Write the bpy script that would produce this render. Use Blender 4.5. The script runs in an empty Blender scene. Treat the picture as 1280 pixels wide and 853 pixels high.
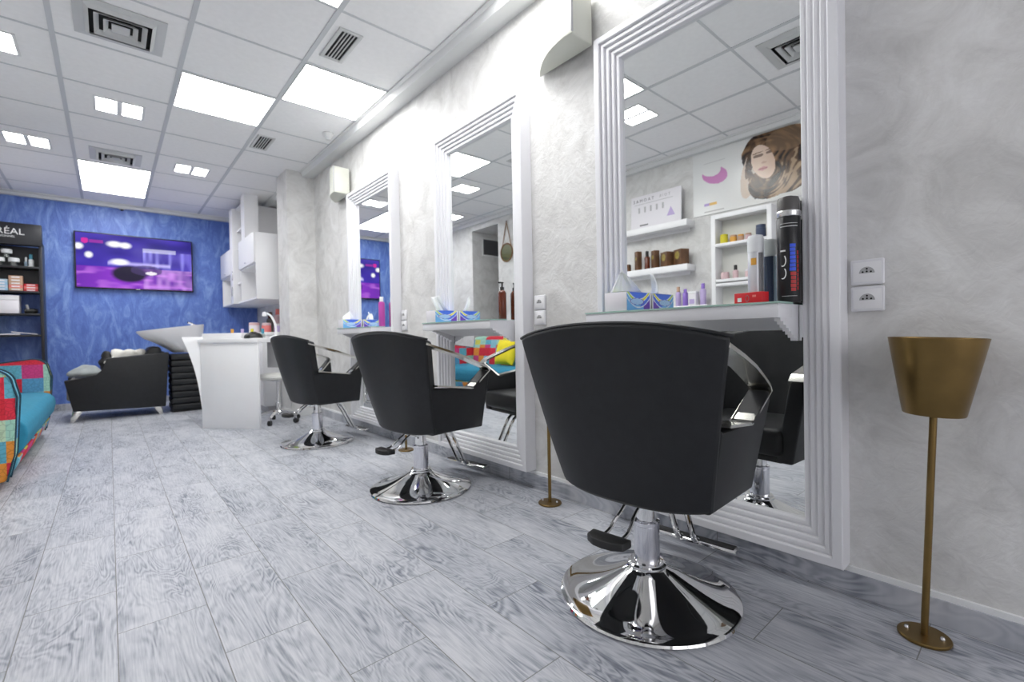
import bpy, bmesh, math, random
from mathutils import Vector, Matrix
random.seed(7)
PI = math.pi
SC = bpy.context.scene
COL = SC.collection
H = 0.82            # eye height
WX = 1.72           # right wall
GX = 1.70           # mirror glass plane
LX = -1.0           # left wall
BY = 7.9            # blue end wall
CZ = 2.605          # ceiling

# ------------------------------------------------------------------ materials
def nodes(name):
    m = bpy.data.materials.new(name); m.use_nodes = True
    nt = m.node_tree
    return m, nt, nt.nodes['Principled BSDF']

def mat(name, col, rough=0.5, metal=0.0, var=0.0, vscale=8.0, bump=0.0, bscale=60.0, spec=0.5, coat=0.0):
    m, nt, b = nodes(name)
    b.inputs['Roughness'].default_value = rough
    b.inputs['Metallic'].default_value = metal
    b.inputs['Specular IOR Level'].default_value = spec
    b.inputs['Coat Weight'].default_value = coat
    tc = nt.nodes.new('ShaderNodeTexCoord')
    n = nt.nodes.new('ShaderNodeTexNoise'); n.inputs['Scale'].default_value = vscale; n.inputs['Detail'].default_value = 4
    nt.links.new(tc.outputs['Object'], n.inputs['Vector'])
    r = nt.nodes.new('ShaderNodeValToRGB')
    v = max(var, 0.01)
    r.color_ramp.elements[0].position = 0.3; r.color_ramp.elements[1].position = 0.7
    r.color_ramp.elements[0].color = (*[c * (1 - v) for c in col], 1)
    r.color_ramp.elements[1].color = (*[min(1, c * (1 + v)) for c in col], 1)
    nt.links.new(n.outputs['Fac'], r.inputs['Fac'])
    nt.links.new(r.outputs['Color'], b.inputs['Base Color'])
    if bump > 0:
        n2 = nt.nodes.new('ShaderNodeTexNoise'); n2.inputs['Scale'].default_value = bscale; n2.inputs['Detail'].default_value = 6
        nt.links.new(tc.outputs['Object'], n2.inputs['Vector'])
        bp = nt.nodes.new('ShaderNodeBump'); bp.inputs['Strength'].default_value = bump; bp.inputs['Distance'].default_value = 0.01
        nt.links.new(n2.outputs['Fac'], bp.inputs['Height']); nt.links.new(bp.outputs['Normal'], b.inputs['Normal'])
    return m

def emit(name, col, strength):
    m, nt, b = nodes(name)
    b.inputs['Base Color'].default_value = (*col, 1)
    b.inputs['Emission Color'].default_value = (*col, 1)
    b.inputs['Emission Strength'].default_value = strength
    return m

def plaster(name, c0, c1, c2, scale=1.6, stretch=(1, 1, 1), bump=0.25, rough=0.5, rot=(0.4, 0.3, 0.5)):
    m, nt, b = nodes(name)
    g = nt.nodes.new('ShaderNodeNewGeometry')
    mp = nt.nodes.new('ShaderNodeMapping'); mp.inputs['Scale'].default_value = stretch; mp.inputs['Rotation'].default_value = rot
    nt.links.new(g.outputs['Position'], mp.inputs['Vector'])
    n = nt.nodes.new('ShaderNodeTexNoise'); n.inputs['Scale'].default_value = scale; n.inputs['Detail'].default_value = 8
    n.inputs['Roughness'].default_value = 0.68; n.inputs['Distortion'].default_value = 1.4
    nt.links.new(mp.outputs['Vector'], n.inputs['Vector'])
    r = nt.nodes.new('ShaderNodeValToRGB')
    e = r.color_ramp.elements
    e[0].position = 0.32; e[0].color = (*c0, 1); e[1].position = 0.68; e[1].color = (*c2, 1)
    k = e.new(0.5); k.color = (*c1, 1)
    nt.links.new(n.outputs['Fac'], r.inputs['Fac']); nt.links.new(r.outputs['Color'], b.inputs['Base Color'])
    n2 = nt.nodes.new('ShaderNodeTexNoise'); n2.inputs['Scale'].default_value = scale * 5; n2.inputs['Detail'].default_value = 8
    n2.inputs['Distortion'].default_value = 2.0
    nt.links.new(mp.outputs['Vector'], n2.inputs['Vector'])
    bp = nt.nodes.new('ShaderNodeBump'); bp.inputs['Strength'].default_value = bump; bp.inputs['Distance'].default_value = 0.02
    nt.links.new(n2.outputs['Fac'], bp.inputs['Height']); nt.links.new(bp.outputs['Normal'], b.inputs['Normal'])
    b.inputs['Roughness'].default_value = rough
    return m

def wood_tiles(name, brick=True):
    m, nt, b = nodes(name)
    L = nt.links.new
    g = nt.nodes.new('ShaderNodeNewGeometry')
    sx = nt.nodes.new('ShaderNodeSeparateXYZ'); L(g.outputs['Position'], sx.inputs[0])
    def math_(op, a, bb):
        q = nt.nodes.new('ShaderNodeMath'); q.operation = op
        for i, v in enumerate((a, bb)):
            if isinstance(v, (int, float)): q.inputs[i].default_value = v
            else: L(v, q.inputs[i])
        return q.outputs[0]
    yy = math_('SUBTRACT', sx.outputs['Y'], 1.415)
    cb = nt.nodes.new('ShaderNodeCombineXYZ'); L(yy, cb.inputs[0]); L(sx.outputs['X'], cb.inputs[1])
    br = nt.nodes.new('ShaderNodeTexBrick')
    br.offset = 0.5; br.offset_frequency = 2; br.squash = 1.0; br.squash_frequency = 1
    br.inputs['Scale'].default_value = 1.0
    br.inputs['Brick Width'].default_value = 0.6 if brick else 1.2
    br.inputs['Row Height'].default_value = 0.2125
    br.inputs['Mortar Size'].default_value = 0.0014
    br.inputs['Mortar Smooth'].default_value = 0.1
    br.inputs['Color1'].default_value = (0, 0, 0, 1); br.inputs['Color2'].default_value = (1, 1, 1, 1)
    br.inputs['Mortar'].default_value = (0.5, 0.5, 0.5, 1)
    L(cb.outputs[0], br.inputs['Vector'])
    rnd = nt.nodes.new('ShaderNodeSeparateColor'); L(br.outputs['Color'], rnd.inputs[0])
    # grain coordinates: across X squeezed, along Y stretched, shifted per tile
    sh = math_('MULTIPLY', rnd.outputs[0], 37.0)
    cg = nt.nodes.new('ShaderNodeCombineXYZ')
    L(math_('MULTIPLY', sx.outputs['X'], 8.0), cg.inputs[0])
    L(math_('MULTIPLY', sx.outputs['Y'], 1.9), cg.inputs[1])
    L(math_('ADD', math_('MULTIPLY', sx.outputs['Z'], 7.0), sh), cg.inputs[2])
    n1 = nt.nodes.new('ShaderNodeTexNoise'); n1.inputs['Scale'].default_value = 1.0; n1.inputs['Detail'].default_value = 3; n1.inputs['Distortion'].default_value = 0.6
    L(cg.outputs[0], n1.inputs['Vector'])
    # growth rings: sine of the noise
    rings = math_('SINE', math_('MULTIPLY', n1.outputs['Fac'], 120.0), 0)
    # fine fibres
    cf = nt.nodes.new('ShaderNodeCombineXYZ')
    L(math_('MULTIPLY', sx.outputs['X'], 230.0), cf.inputs[0]); L(math_('MULTIPLY', sx.outputs['Y'], 10.0), cf.inputs[1]); L(sh, cf.inputs[2])
    n2 = nt.nodes.new('ShaderNodeTexNoise'); n2.inputs['Scale'].default_value = 1.0; n2.inputs['Detail'].default_value = 5
    L(cf.outputs[0], n2.inputs['Vector'])
    # blotches
    cc = nt.nodes.new('ShaderNodeCombineXYZ')
    L(math_('MULTIPLY', sx.outputs['X'], 9.0), cc.inputs[0]); L(math_('MULTIPLY', sx.outputs['Y'], 3.6), cc.inputs[1]); L(sh, cc.inputs[2])
    n3 = nt.nodes.new('ShaderNodeTexNoise'); n3.inputs['Scale'].default_value = 1.0; n3.inputs['Detail'].default_value = 4; n3.inputs['Roughness'].default_value = 0.6
    L(cc.outputs[0], n3.inputs['Vector'])
    mask = math_('POWER', n3.outputs['Fac'], 2.6)
    v = math_('ADD', math_('MULTIPLY', math_('MULTIPLY', rings, mask), 0.42), math_('MULTIPLY', n2.outputs['Fac'], 0.60))
    v = math_('ADD', v, math_('MULTIPLY', n3.outputs['Fac'], 0.62))
    v = math_('ADD', v, math_('MULTIPLY', rnd.outputs[0], 0.10))
    r = nt.nodes.new('ShaderNodeValToRGB'); e = r.color_ramp.elements
    e[0].position = 0.48; e[0].color = (0.58, 0.59, 0.625, 1)
    e[1].position = 1.02; e[1].color = (0.13, 0.145, 0.185, 1)
    k = e.new(0.68); k.color = (0.43, 0.448, 0.495, 1)
    L(v, r.inputs['Fac'])
    mx = nt.nodes.new('ShaderNodeMix'); mx.data_type = 'RGBA'
    L(br.outputs['Fac'], mx.inputs['Factor']); L(r.outputs['Color'], mx.inputs['A']); mx.inputs['B'].default_value = (0.20, 0.20, 0.20, 1)
    L(mx.outputs['Result'], b.inputs['Base Color'])
    b.inputs['Roughness'].default_value = 0.42
    b.inputs['Specular IOR Level'].default_value = 0.35
    bp = nt.nodes.new('ShaderNodeBump'); bp.inputs['Strength'].default_value = 0.15; bp.inputs['Distance'].default_value = 0.004
    L(math_('SUBTRACT', n2.outputs['Fac'], math_('MULTIPLY', br.outputs['Fac'], 1.5)), bp.inputs['Height']); L(bp.outputs['Normal'], b.inputs['Normal'])
    return m

def patchwork(name):
    m, nt, b = nodes(name); L = nt.links.new
    g = nt.nodes.new('ShaderNodeNewGeometry')
    mp = nt.nodes.new('ShaderNodeMapping'); mp.inputs['Scale'].default_value = (7.6, 7.6, 8.4); mp.inputs['Location'].default_value = (3.37, 1.21, 5.63)
    L(g.outputs['Position'], mp.inputs['Vector'])
    fl = nt.nodes.new('ShaderNodeVectorMath'); fl.operation = 'FLOOR'; L(mp.outputs['Vector'], fl.inputs[0])
    wn = nt.nodes.new('ShaderNodeTexWhiteNoise'); L(fl.outputs[0], wn.inputs['Vector'])
    r = nt.nodes.new('ShaderNodeValToRGB'); r.color_ramp.interpolation = 'CONSTANT'
    pal = [(.62, .02, .04), (.35, .62, .50), (.10, .33, .55), (.75, .28, .04), (.50, .66, .46), (.70, .03, .06), (.12, .42, .55), (.62, .60, .10), (.60, .05, .22), (.25, .52, .62)]
    e = r.color_ramp.elements
    e[0].position = 0; e[0].color = (*pal[0], 1); e[1].position = 1 / len(pal); e[1].color = (*pal[1], 1)
    for i in range(2, len(pal)):
        k = e.new(i / len(pal)); k.color = (*pal[i], 1)
    L(wn.outputs['Value'], r.inputs['Fac'])
    v = nt.nodes.new('ShaderNodeTexVoronoi'); v.inputs['Scale'].default_value = 38; v.feature = 'DISTANCE_TO_EDGE'; L(g.outputs['Position'], v.inputs['Vector'])
    r2 = nt.nodes.new('ShaderNodeValToRGB'); r2.color_ramp.elements[0].position = 0.02; r2.color_ramp.elements[1].position = 0.10
    L(v.outputs['Distance'], r2.inputs['Fac'])
    mx = nt.nodes.new('ShaderNodeMix'); mx.data_type = 'RGBA'; mx.blend_type = 'MULTIPLY'; mx.inputs['Factor'].default_value = 0.25
    L(r.outputs['Color'], mx.inputs['A']); L(r2.outputs['Color'], mx.inputs['B']); L(mx.outputs['Result'], b.inputs['Base Color'])
    b.inputs['Roughness'].default_value = 0.85
    return m

def vcol(name, rough=0.4, emission=0.0, spec=0.5):
    m, nt, b = nodes(name)
    a = nt.nodes.new('ShaderNodeVertexColor'); a.layer_name = 'Col'
    if emission > 0:
        b.inputs['Base Color'].default_value = (0.01, 0.01, 0.01, 1)
        nt.links.new(a.outputs['Color'], b.inputs['Emission Color']); b.inputs['Emission Strength'].default_value = emission
    else:
        nt.links.new(a.outputs['Color'], b.inputs['Base Color'])
    b.inputs['Roughness'].default_value = rough; b.inputs['Specular IOR Level'].default_value = spec
    return m

def glass_thin(name, tint=(0.9, 1, 0.95), refl=0.12):
    m, nt, b = nodes(name)
    nt.nodes.remove(b)
    t = nt.nodes.new('ShaderNodeBsdfTransparent'); t.inputs['Color'].default_value = (*tint, 1)
    gl = nt.nodes.new('ShaderNodeBsdfGlossy'); gl.inputs['Roughness'].default_value = 0.01
    mx = nt.nodes.new('ShaderNodeMixShader'); mx.inputs[0].default_value = refl
    nt.links.new(t.outputs[0], mx.inputs[1]); nt.links.new(gl.outputs[0], mx.inputs[2])
    nt.links.new(mx.outputs[0], nt.nodes['Material Output'].inputs['Surface'])
    return m

M = {}
M['floor'] = wood_tiles('grey_wood_tile')
M['skirt'] = wood_tiles('grey_wood_skirting', False)
M['wall'] = plaster('pearl_plaster', (.56, .555, .545), (.68, .675, .665), (.77, .77, .765), 4.2, bump=0.18, rough=0.55)
M['blue'] = plaster('blue_plaster', (.065, .125, .44), (.11, .20, .56), (.23, .36, .70), 3.2, (2.4, 1, .9), bump=0.2, rough=0.45, rot=(0, .8, 0))
M['ceil'] = mat('ceiling_tile', (.90, .90, .905), 0.9, var=0.02, vscale=30, bump=0.05, bscale=200)
M['tee'] = mat('ceiling_tee', (.60, .62, .64), 0.5)
M['cornice'] = mat('cornice_white', (.72, .73, .73), 0.4)
M['white'] = mat('white_lacquer', (.87, .87, .885), 0.32)
M['frame'] = mat('white_frame', (.80, .80, .83), 0.38)
M['offwhite'] = mat('warm_white', (.72, .72, .68), 0.5)
M['speaker'] = mat('speaker_plastic', (.66, .67, .60), 0.45)
M['dark'] = mat('dark_recess', (.012, .012, .012), 0.8)
M['slat'] = mat('vent_metal', (.60, .61, .61), 0.45)
M['glassedge'] = mat('glass_plate', (.35, .52, .46), 0.05)
M['black'] = mat('black_leatherette', (.0125, .0135, .0155), 0.48, var=0.15, vscale=30, bump=0.10, bscale=350, spec=0.4)
M['blackp'] = mat('black_plastic', (.014, .014, .014), 0.5)
M['bkcase'] = mat('black_lacquer', (.012, .013, .018), 0.35)
M['brass'] = mat('aged_brass', (.23, .148, .052), 0.34, 0.85, var=0.08, vscale=20)
M['steel'] = mat('steel_bolt', (.7, .7, .7), 0.2, 1.0)
M['teal'] = mat('teal_fabric', (.025, .24, .38), 0.85, var=0.08, vscale=25, bump=0.1, bscale=300)
M['piping'] = mat('dark_teal_piping', (.01, .05, .08), 0.7)
M['patch'] = patchwork('patchwork_fabric')
M['yellow'] = mat('yellow_fabric', (.85, .70, .02), 0.8, var=0.08)
M['tissue'] = mat('white_tissue', (.86, .87, .88), 0.9, var=0.02)
M['card'] = mat('white_card', (.80, .78, .82), 0.6)
M['grey_cloth'] = mat('grey_cloth', (.30, .33, .33), 0.9, var=0.15)
M['white_cloth'] = mat('white_cloth', (.74, .73, .68), 0.9, var=0.06)
M['taupe'] = mat('taupe_leather', (.18, .17, .15), 0.5)
M['amber'] = mat('amber_plastic', (.11, .020, .006), 0.25)
M['brownbox'] = mat('brown_carton', (.13, .060, .025), 0.5, var=0.35, vscale=14)
M['gold'] = mat('olive_gold_print', (.32, .25, .05), 0.45, var=0.3, vscale=40)
M['pinkb'] = mat('pink_plastic', (.55, .08, .42), 0.3)
M['purple'] = mat('purple_plastic', (.30, .18, .62), 0.3)
M['lilac'] = mat('lilac_plastic', (.50, .40, .68), 0.35)
M['coral'] = mat('coral_plastic', (.75, .20, .18), 0.4)
M['palepink'] = mat('pale_pink_plastic', (.72, .52, .54), 0.4)
M['red'] = mat('red_print', (.62, .012, .02), 0.35)
M['lime'] = mat('lime_plastic', (.42, .68, .02), 0.5)
M['silver'] = mat('silver_can', (.70, .71, .74), 0.28, 0.6)
M['bluecan'] = mat('blue_grey_can', (.05, .07, .13), 0.3)
M['skycan'] = mat('pale_blue_can', (.42, .56, .68), 0.3)
M['cap'] = mat('frosted_cap', (.76, .78, .80), 0.35)
M['smoke'] = mat('smoky_cap', (.085, .080, .078), 0.25)
M['canblack'] = mat('black_can', (.010, .010, .012), 0.28)
M['inkw'] = mat('white_ink', (.75, .75, .75), 0.5)
M['inkb'] = mat('blue_ink', (.03, .10, .75), 0.5)
M['inkr'] = mat('red_ink', (.45, .02, .02), 0.5)
M['inkg'] = mat('grey_ink', (.18, .18, .19), 0.5)
M['inkl'] = mat('lilac_ink', (.52, .28, .52), 0.5)
M['orange'] = mat('orange_plastic', (.75, .38, .06), 0.4)
M['yel'] = mat('yellow_plastic', (.70, .62, .03), 0.35)
M['tealp'] = mat('teal_plastic', (.05, .25, .35), 0.4)
M['bluebox'] = mat('pale_blue_carton', (.30, .50, .68), 0.5)
M['tan'] = mat('tan_carton', (.55, .35, .24), 0.5)
M['strap'] = mat('brown_strap', (.20, .10, .035), 0.6)
M['greyp'] = mat('grey_plastic', (.45, .45, .46), 0.4)
M['panel'] = emit('light_panel', (1, 1, .985), 11.5)
M['spot'] = emit('spot_light', (1, .99, 1), 13.0)
def chrome(name, col, rough):
    m, nt, b = nodes(name)
    b.inputs['Base Color'].default_value = (*col, 1); b.inputs['Metallic'].default_value = 1; b.inputs['Roughness'].default_value = rough
    return m
M['chrome'] = chrome('chrome', (.80, .80, .80), 0.04)
M['brushed'] = chrome('brushed_chrome', (.74, .73, .68), 0.16)
M['sleeve'] = chrome('polished_sleeve', (.74, .74, .78), 0.10)
M['mirror'] = chrome('mirror_silver', (.90, .915, .905), 0.0)
M['pane'] = glass_thin('added_window_glass', (.98, .975, .975), .08)
M['clear'] = glass_thin('clear_glass', (.88, .93, .9), 0.18)

# ------------------------------------------------------------------ mesh builder
class MB:
    def __init__(s): s.bm = bmesh.new()
    def box(s, x0, x1, y0, y1, z0, z1, bev=0.0, seg=2, rot=None):
        bm = s.bm
        vs = [bm.verts.new((x, y, z)) for x in (x0, x1) for y in (y0, y1) for z in (z0, z1)]
        fs = [bm.faces.new([vs[i] for i in q]) for q in ((0, 1, 3, 2), (4, 6, 7, 5), (0, 4, 5, 1), (2, 3, 7, 6), (0, 2, 6, 4), (1, 5, 7, 3))]
        if bev > 0:
            es = list({e for f in fs for e in f.edges})
            r = bmesh.ops.bevel(bm, geom=es, offset=bev, segments=seg, affect='EDGES', profile=0.5)
            vs = list({v for f in r['faces'] for v in f.verts} | {v for v in vs if v.is_valid})
        if rot is not None:
            for v in vs: v.co = rot @ v.co
        return s
    def poly(s, a, b, bev=0.0, seg=2):
        """loft between two equal outlines a and b, capped"""
        bm = s.bm; n = len(a)
        va = [bm.verts.new(p) for p in a]; vb = [bm.verts.new(p) for p in b]
        fs = [bm.faces.new(va[::-1]), bm.faces.new(vb)]
        for i in range(n): fs.append(bm.faces.new([va[i], va[(i + 1) % n], vb[(i + 1) % n], vb[i]]))
        if bev > 0:
            es = list({e for f in fs for e in f.edges})
            bmesh.ops.bevel(bm, geom=es, offset=bev, segments=seg, affect='EDGES', profile=0.5)
        return s
    def prism(s, pts, axis, c0, c1, bev=0.0, seg=2):
        def P(p, c):
            return {'x': (c, p[0], p[1]), 'y': (p[0], c, p[1]), 'z': (p[0], p[1], c)}[axis]
        return s.poly([P(p, c0) for p in pts], [P(p, c1) for p in pts], bev, seg)
    def lathe(s, prof, seg=32, c=(0, 0, 0), mtx=None, cap=True, sy=1.0):
        bm = s.bm; rings = []
        for r, z in prof:
            ring = []
            for i in range(seg):
                a = 2 * PI * i / seg
                p = Vector((r * math.cos(a), r * sy * math.sin(a), z))
                if mtx is not None: p = mtx @ p
                ring.append(bm.verts.new(p + Vector(c)))
            rings.append(ring)
        for a, b in zip(rings, rings[1:]):
            for i in range(seg): bm.faces.new([a[i], a[(i + 1) % seg], b[(i + 1) % seg], b[i]])
        if cap:
            bm.faces.new(rings[0][::-1]); bm.faces.new(rings[-1])
        return s
    def tube(s, pts, r, seg=10, smooth=0):
        pts = [Vector(p) for p in pts]
        for _ in range(smooth):
            q = [pts[0]]
            for a, b in zip(pts, pts[1:]): q += [a * .75 + b * .25, a * .25 + b * .75]
            pts = q + [pts[-1]]
        bm = s.bm; rings = []
        up = None
        for i, p in enumerate(pts):
            d = (pts[min(i + 1, len(pts) - 1)] - pts[max(i - 1, 0)]).normalized()
            if up is None:
                up = Vector((0, 0, 1)) if abs(d.z) < .9 else Vector((1, 0, 0))
            u = d.cross(up).normalized(); w = u.cross(d).normalized(); up = w
            rr = r[i] if isinstance(r, (list, tuple)) else r
            rings.append([bm.verts.new(p + (u * math.cos(2 * PI * k / seg) + w * math.sin(2 * PI * k / seg)) * rr) for k in range(seg)])
        for a, b in zip(rings, rings[1:]):
            for i in range(seg): bm.faces.new([a[i], a[(i + 1) % seg], b[(i + 1) % seg], b[i]])
        bm.faces.new(rings[0][::-1]); bm.faces.new(rings[-1])
        return s
    def band(s, pts, w, t):
        """flat strip: pts are (inner side) points with a width vector w each, thickness vector t each"""
        bm = s.bm; rings = []
        for p, ww, tt in zip(pts, w, t):
            p = Vector(p); ww = Vector(ww); tt = Vector(tt)
            rings.append([bm.verts.new(p), bm.verts.new(p + ww), bm.verts.new(p + ww + tt), bm.verts.new(p + tt)])
        for a, b in zip(rings, rings[1:]):
            for i in range(4): bm.faces.new([a[i], a[(i + 1) % 4], b[(i + 1) % 4], b[i]])
        bm.faces.new(rings[0][::-1]); bm.faces.new(rings[-1])
        return s
    def ball(s, c, rx, ry, rz, seg=20, rings=12, squash=None):
        prof = []
        bm = s.bm; rr = []
        for j in range(1, rings):
            t = PI * j / rings
            ring = []
            for i in range(seg):
                a = 2 * PI * i / seg
                p = Vector((rx * math.sin(t) * math.cos(a), ry * math.sin(t) * math.sin(a), -rz * math.cos(t)))
                if squash: p = squash(p)
                ring.append(bm.verts.new(p + Vector(c)))
            rr.append(ring)
        for a, b in zip(rr, rr[1:]):
            for i in range(seg): bm.faces.new([a[i], a[(i + 1) % seg], b[(i + 1) % seg], b[i]])
        lo = bm.verts.new(Vector(c) + (squash(Vector((0, 0, -rz))) if squash else Vector((0, 0, -rz))))
        hi = bm.verts.new(Vector(c) + (squash(Vector((0, 0, rz))) if squash else Vector((0, 0, rz))))
        for i in range(seg):
            bm.faces.new([lo, rr[0][(i + 1) % seg], rr[0][i]]); bm.faces.new([hi, rr[-1][i], rr[-1][(i + 1) % seg]])
        return s
    def build(s, name, material, parent=None, smooth=35):
        bmesh.ops.recalc_face_normals(s.bm, faces=s.bm.faces)
        me = bpy.data.meshes.new(name)
        s.bm.to_mesh(me); s.bm.free()
        me.materials.append(M[material] if isinstance(material, str) else material)
        if smooth:
            for p in me.polygons: p.use_smooth = True
            me.set_sharp_from_angle(angle=math.radians(smooth))
        o = bpy.data.objects.new(name, me); COL.objects.link(o)
        if parent: o.parent = parent
        return o

def tag(o, label, cat, group=None, kind=None):
    o['label'] = label; o['category'] = cat
    if group: o['group'] = group
    if kind: o['kind'] = kind
    return o
def struct(o):
    o['kind'] = 'structure'; return o
def thing(name, label, cat, loc=(0, 0, 0), rz=0, group=None):
    o = bpy.data.objects.new(name, None); COL.objects.link(o)
    o.empty_display_size = 0.1
    o.location = loc; o.rotation_euler = (0, 0, rz)
    return tag(o, label, cat, group)
def dup(root, loc, rz, label, group=None):
    r = root.copy(); COL.objects.link(r); r.location = loc; r.rotation_euler = (0, 0, rz); r['label'] = label
    if group: r['group'] = group
    for ch in list(root.children):
        c = ch.copy(); COL.objects.link(c); c.parent = r
        for g in ch.children:
            d = g.copy(); COL.objects.link(d); d.parent = c
    return r

def paint(name, material, org, du, dv, nx, ny, fn, parent=None):
    """a printed sheet: a grid in the plane org + u*du + v*dv whose faces carry the print's own colours"""
    org, du, dv = Vector(org), Vector(du), Vector(dv)
    me = bpy.data.meshes.new(name)
    vs = [tuple(org + du * (i / nx) + dv * (j / ny)) for j in range(ny + 1) for i in range(nx + 1)]
    fs = [(j * (nx + 1) + i, j * (nx + 1) + i + 1, (j + 1) * (nx + 1) + i + 1, (j + 1) * (nx + 1) + i) for j in range(ny) for i in range(nx)]
    me.from_pydata(vs, [], fs)
    ca = me.color_attributes.new('Col', 'FLOAT_COLOR', 'POINT')
    for k in range(len(vs)):
        j, i = divmod(k, nx + 1)
        ca.data[k].color = (*fn(i / nx, j / ny), 1)
    me.materials.append(material)
    o = bpy.data.objects.new(name, me); COL.objects.link(o)
    if parent: o.parent = parent
    return o

def text(s, size, material, org, right, up, parent=None, name='lettering', extrude=0.0006, align='CENTER', spacing=1.0):
    cu = bpy.data.curves.new(name, 'FONT'); cu.body = s; cu.size = size; cu.extrude = extrude
    cu.align_x = align; cu.align_y = 'CENTER'; cu.space_character = spacing; cu.resolution_u = 3
    tmp = bpy.data.objects.new('tmp', cu); COL.objects.link(tmp)
    dg = bpy.context.evaluated_depsgraph_get(); dg.update()
    me = bpy.data.meshes.new_from_object(tmp.evaluated_get(dg))
    bpy.data.objects.remove(tmp); bpy.data.curves.remove(cu)
    r, u = Vector(right).normalized(), Vector(up).normalized(); n = r.cross(u)
    mt = Matrix(((r.x, u.x, n.x, org[0]), (r.y, u.y, n.y, org[1]), (r.z, u.z, n.z, org[2]), (0, 0, 0, 1)))
    me.transform(mt)
    me.materials.clear(); me.materials.append(M[material])
    me.name = name
    o = bpy.data.objects.new(name, me); COL.objects.link(o)
    if parent: o.parent = parent
    return o

def lerp(a, b, t): return a + (b - a) * t
def mixc(a, b, t): t = max(0, min(1, t)); return tuple(lerp(x, y, t) for x, y in zip(a, b))
def ell(u, v, cx, cy, rx, ry, rot=0):
    c, s_ = math.cos(rot), math.sin(rot); x, y = u - cx, v - cy
    x, y = x * c + y * s_, -x * s_ + y * c
    return math.sqrt((x / rx) ** 2 + (y / ry) ** 2)
def hsh(i, j=0):
    return (math.sin(i * 127.1 + j * 311.7) * 43758.5453) % 1.0
def vnoise(x, y):
    i, j = math.floor(x), math.floor(y); fx, fy = x - i, y - j
    fx = fx * fx * (3 - 2 * fx); fy = fy * fy * (3 - 2 * fy)
    return lerp(lerp(hsh(i, j), hsh(i + 1, j), fx), lerp(hsh(i, j + 1), hsh(i + 1, j + 1), fx), fy)

# ------------------------------------------------------------------ the room
Y0 = -2.6
struct(MB().box(LX - 1.6, WX + .1, Y0 - .1, BY + .1, -.1, 0).build('floor', 'floor', smooth=0))
struct(MB().box(LX - 1.6, WX + .1, Y0 - .1, BY + .1, CZ, CZ + .1).build('ceiling', 'ceil', smooth=0))
struct(MB().box(WX, WX + .1, Y0 - .1, BY, 0, CZ).build('wall_right', 'wall', smooth=0))
struct(MB().box(LX, WX + .1, BY, BY + .1, 0, CZ).build('wall_back', 'blue', smooth=0))
OY0, OY1, OZ = 5.35, 6.0, 2.48       # passage opening in the left wall
b = MB(); b.box(LX - .1, LX, Y0 - .1, OY0, 0, CZ); b.box(LX - .1, LX, OY1, BY + .1, 0, CZ); b.box(LX - .1, LX, OY0, OY1, OZ, CZ)
struct(b.build('wall_left', 'wall', smooth=0))
b = MB(); b.box(LX - 1.6, LX - .1, OY1, OY1 + .1, 0, OZ); b.box(LX - 1.6, LX - .1, OY0 - .1, OY0, 0, OZ); b.box(LX - 1.6, LX - 1.5, OY0, OY1, 0, OZ); b.box(LX - 1.5, LX - .1, OY0, OY1, OZ, OZ + .1)
struct(b.build('wall_passage', 'wall', smooth=0))
# front of the shop, behind the viewer: unseen, window added for ambient light
b = MB(); b.box(LX, WX, Y0 - .1, Y0, 0, .25); b.box(LX, WX, Y0 - .1, Y0, 2.35, CZ); b.box(LX, LX + .12, Y0 - .1, Y0, .25, 2.35); b.box(WX - .12, WX, Y0 - .1, Y0, .25, 2.35)
struct(b.build('wall_front', 'wall', smooth=0))
w1 = struct(MB().box(LX + .12, WX - .12, Y0 - .06, Y0 - .05, .25, 2.35).build('added_window_1', 'pane', smooth=0))
b = MB()
for x in (LX + .12, .30, WX - .18): b.box(x, x + .06, Y0 - .08, Y0 - .03, .25, 2.35)
for z in (.25, 2.29): b.box(LX + .12, WX - .12, Y0 - .08, Y0 - .03, z, z + .06)
b.build('added_window_frame', 'frame', w1, smooth=0)
# column on the right wall
CX0, CY0, CY1 = 1.44, 5.22, 5.60
struct(MB().box(CX0, WX, CY0, CY1, 0, CZ).build('wall_column', 'wall', smooth=0))
# cornices: an L of plaster below the ceiling
prof = [(0, 0), (-.155, 0), (-.155, -.012), (-.135, -.015), (-.115, -.05), (-.045, -.05), (-.03, -.042), (0, -.042)]
b = MB(); b.prism([(WX + p, CZ + q) for p, q in prof], 'y', Y0, CY0); b.prism([(WX + p, CZ + q) for p, q in prof], 'y', CY1, BY)
struct(b.build('trim_1', 'cornice', smooth=30))
prof2 = [(0, 0), (.09, 0), (.09, -.012), (.07, -.016), (.06, -.05), (0, -.05)]
b = MB(); b.prism([(LX + p, CZ + q) for p, q in prof2], 'y', Y0, BY)
struct(b.build('trim_2', 'cornice', smooth=30))
b = MB(); b.prism([(BY - p, CZ + q) for p, q in prof2], 'x', LX, WX)
struct(b.build('trim_3', 'cornice', smooth=30))
# ceiling grid
TX = [-.805, -.208, .389, .987]; TY = [3.12 + .603 * k for k in range(-9, 8)]
b = MB()
for x in TX: b.box(x - .013, x + .013, Y0, BY, CZ - .004, CZ + .002)
for y in TY: b.box(LX, WX - .15, y - .0075, y + .0075, CZ - .003, CZ + .002)
struct(b.build('trim_4', 'tee', smooth=0))
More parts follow.
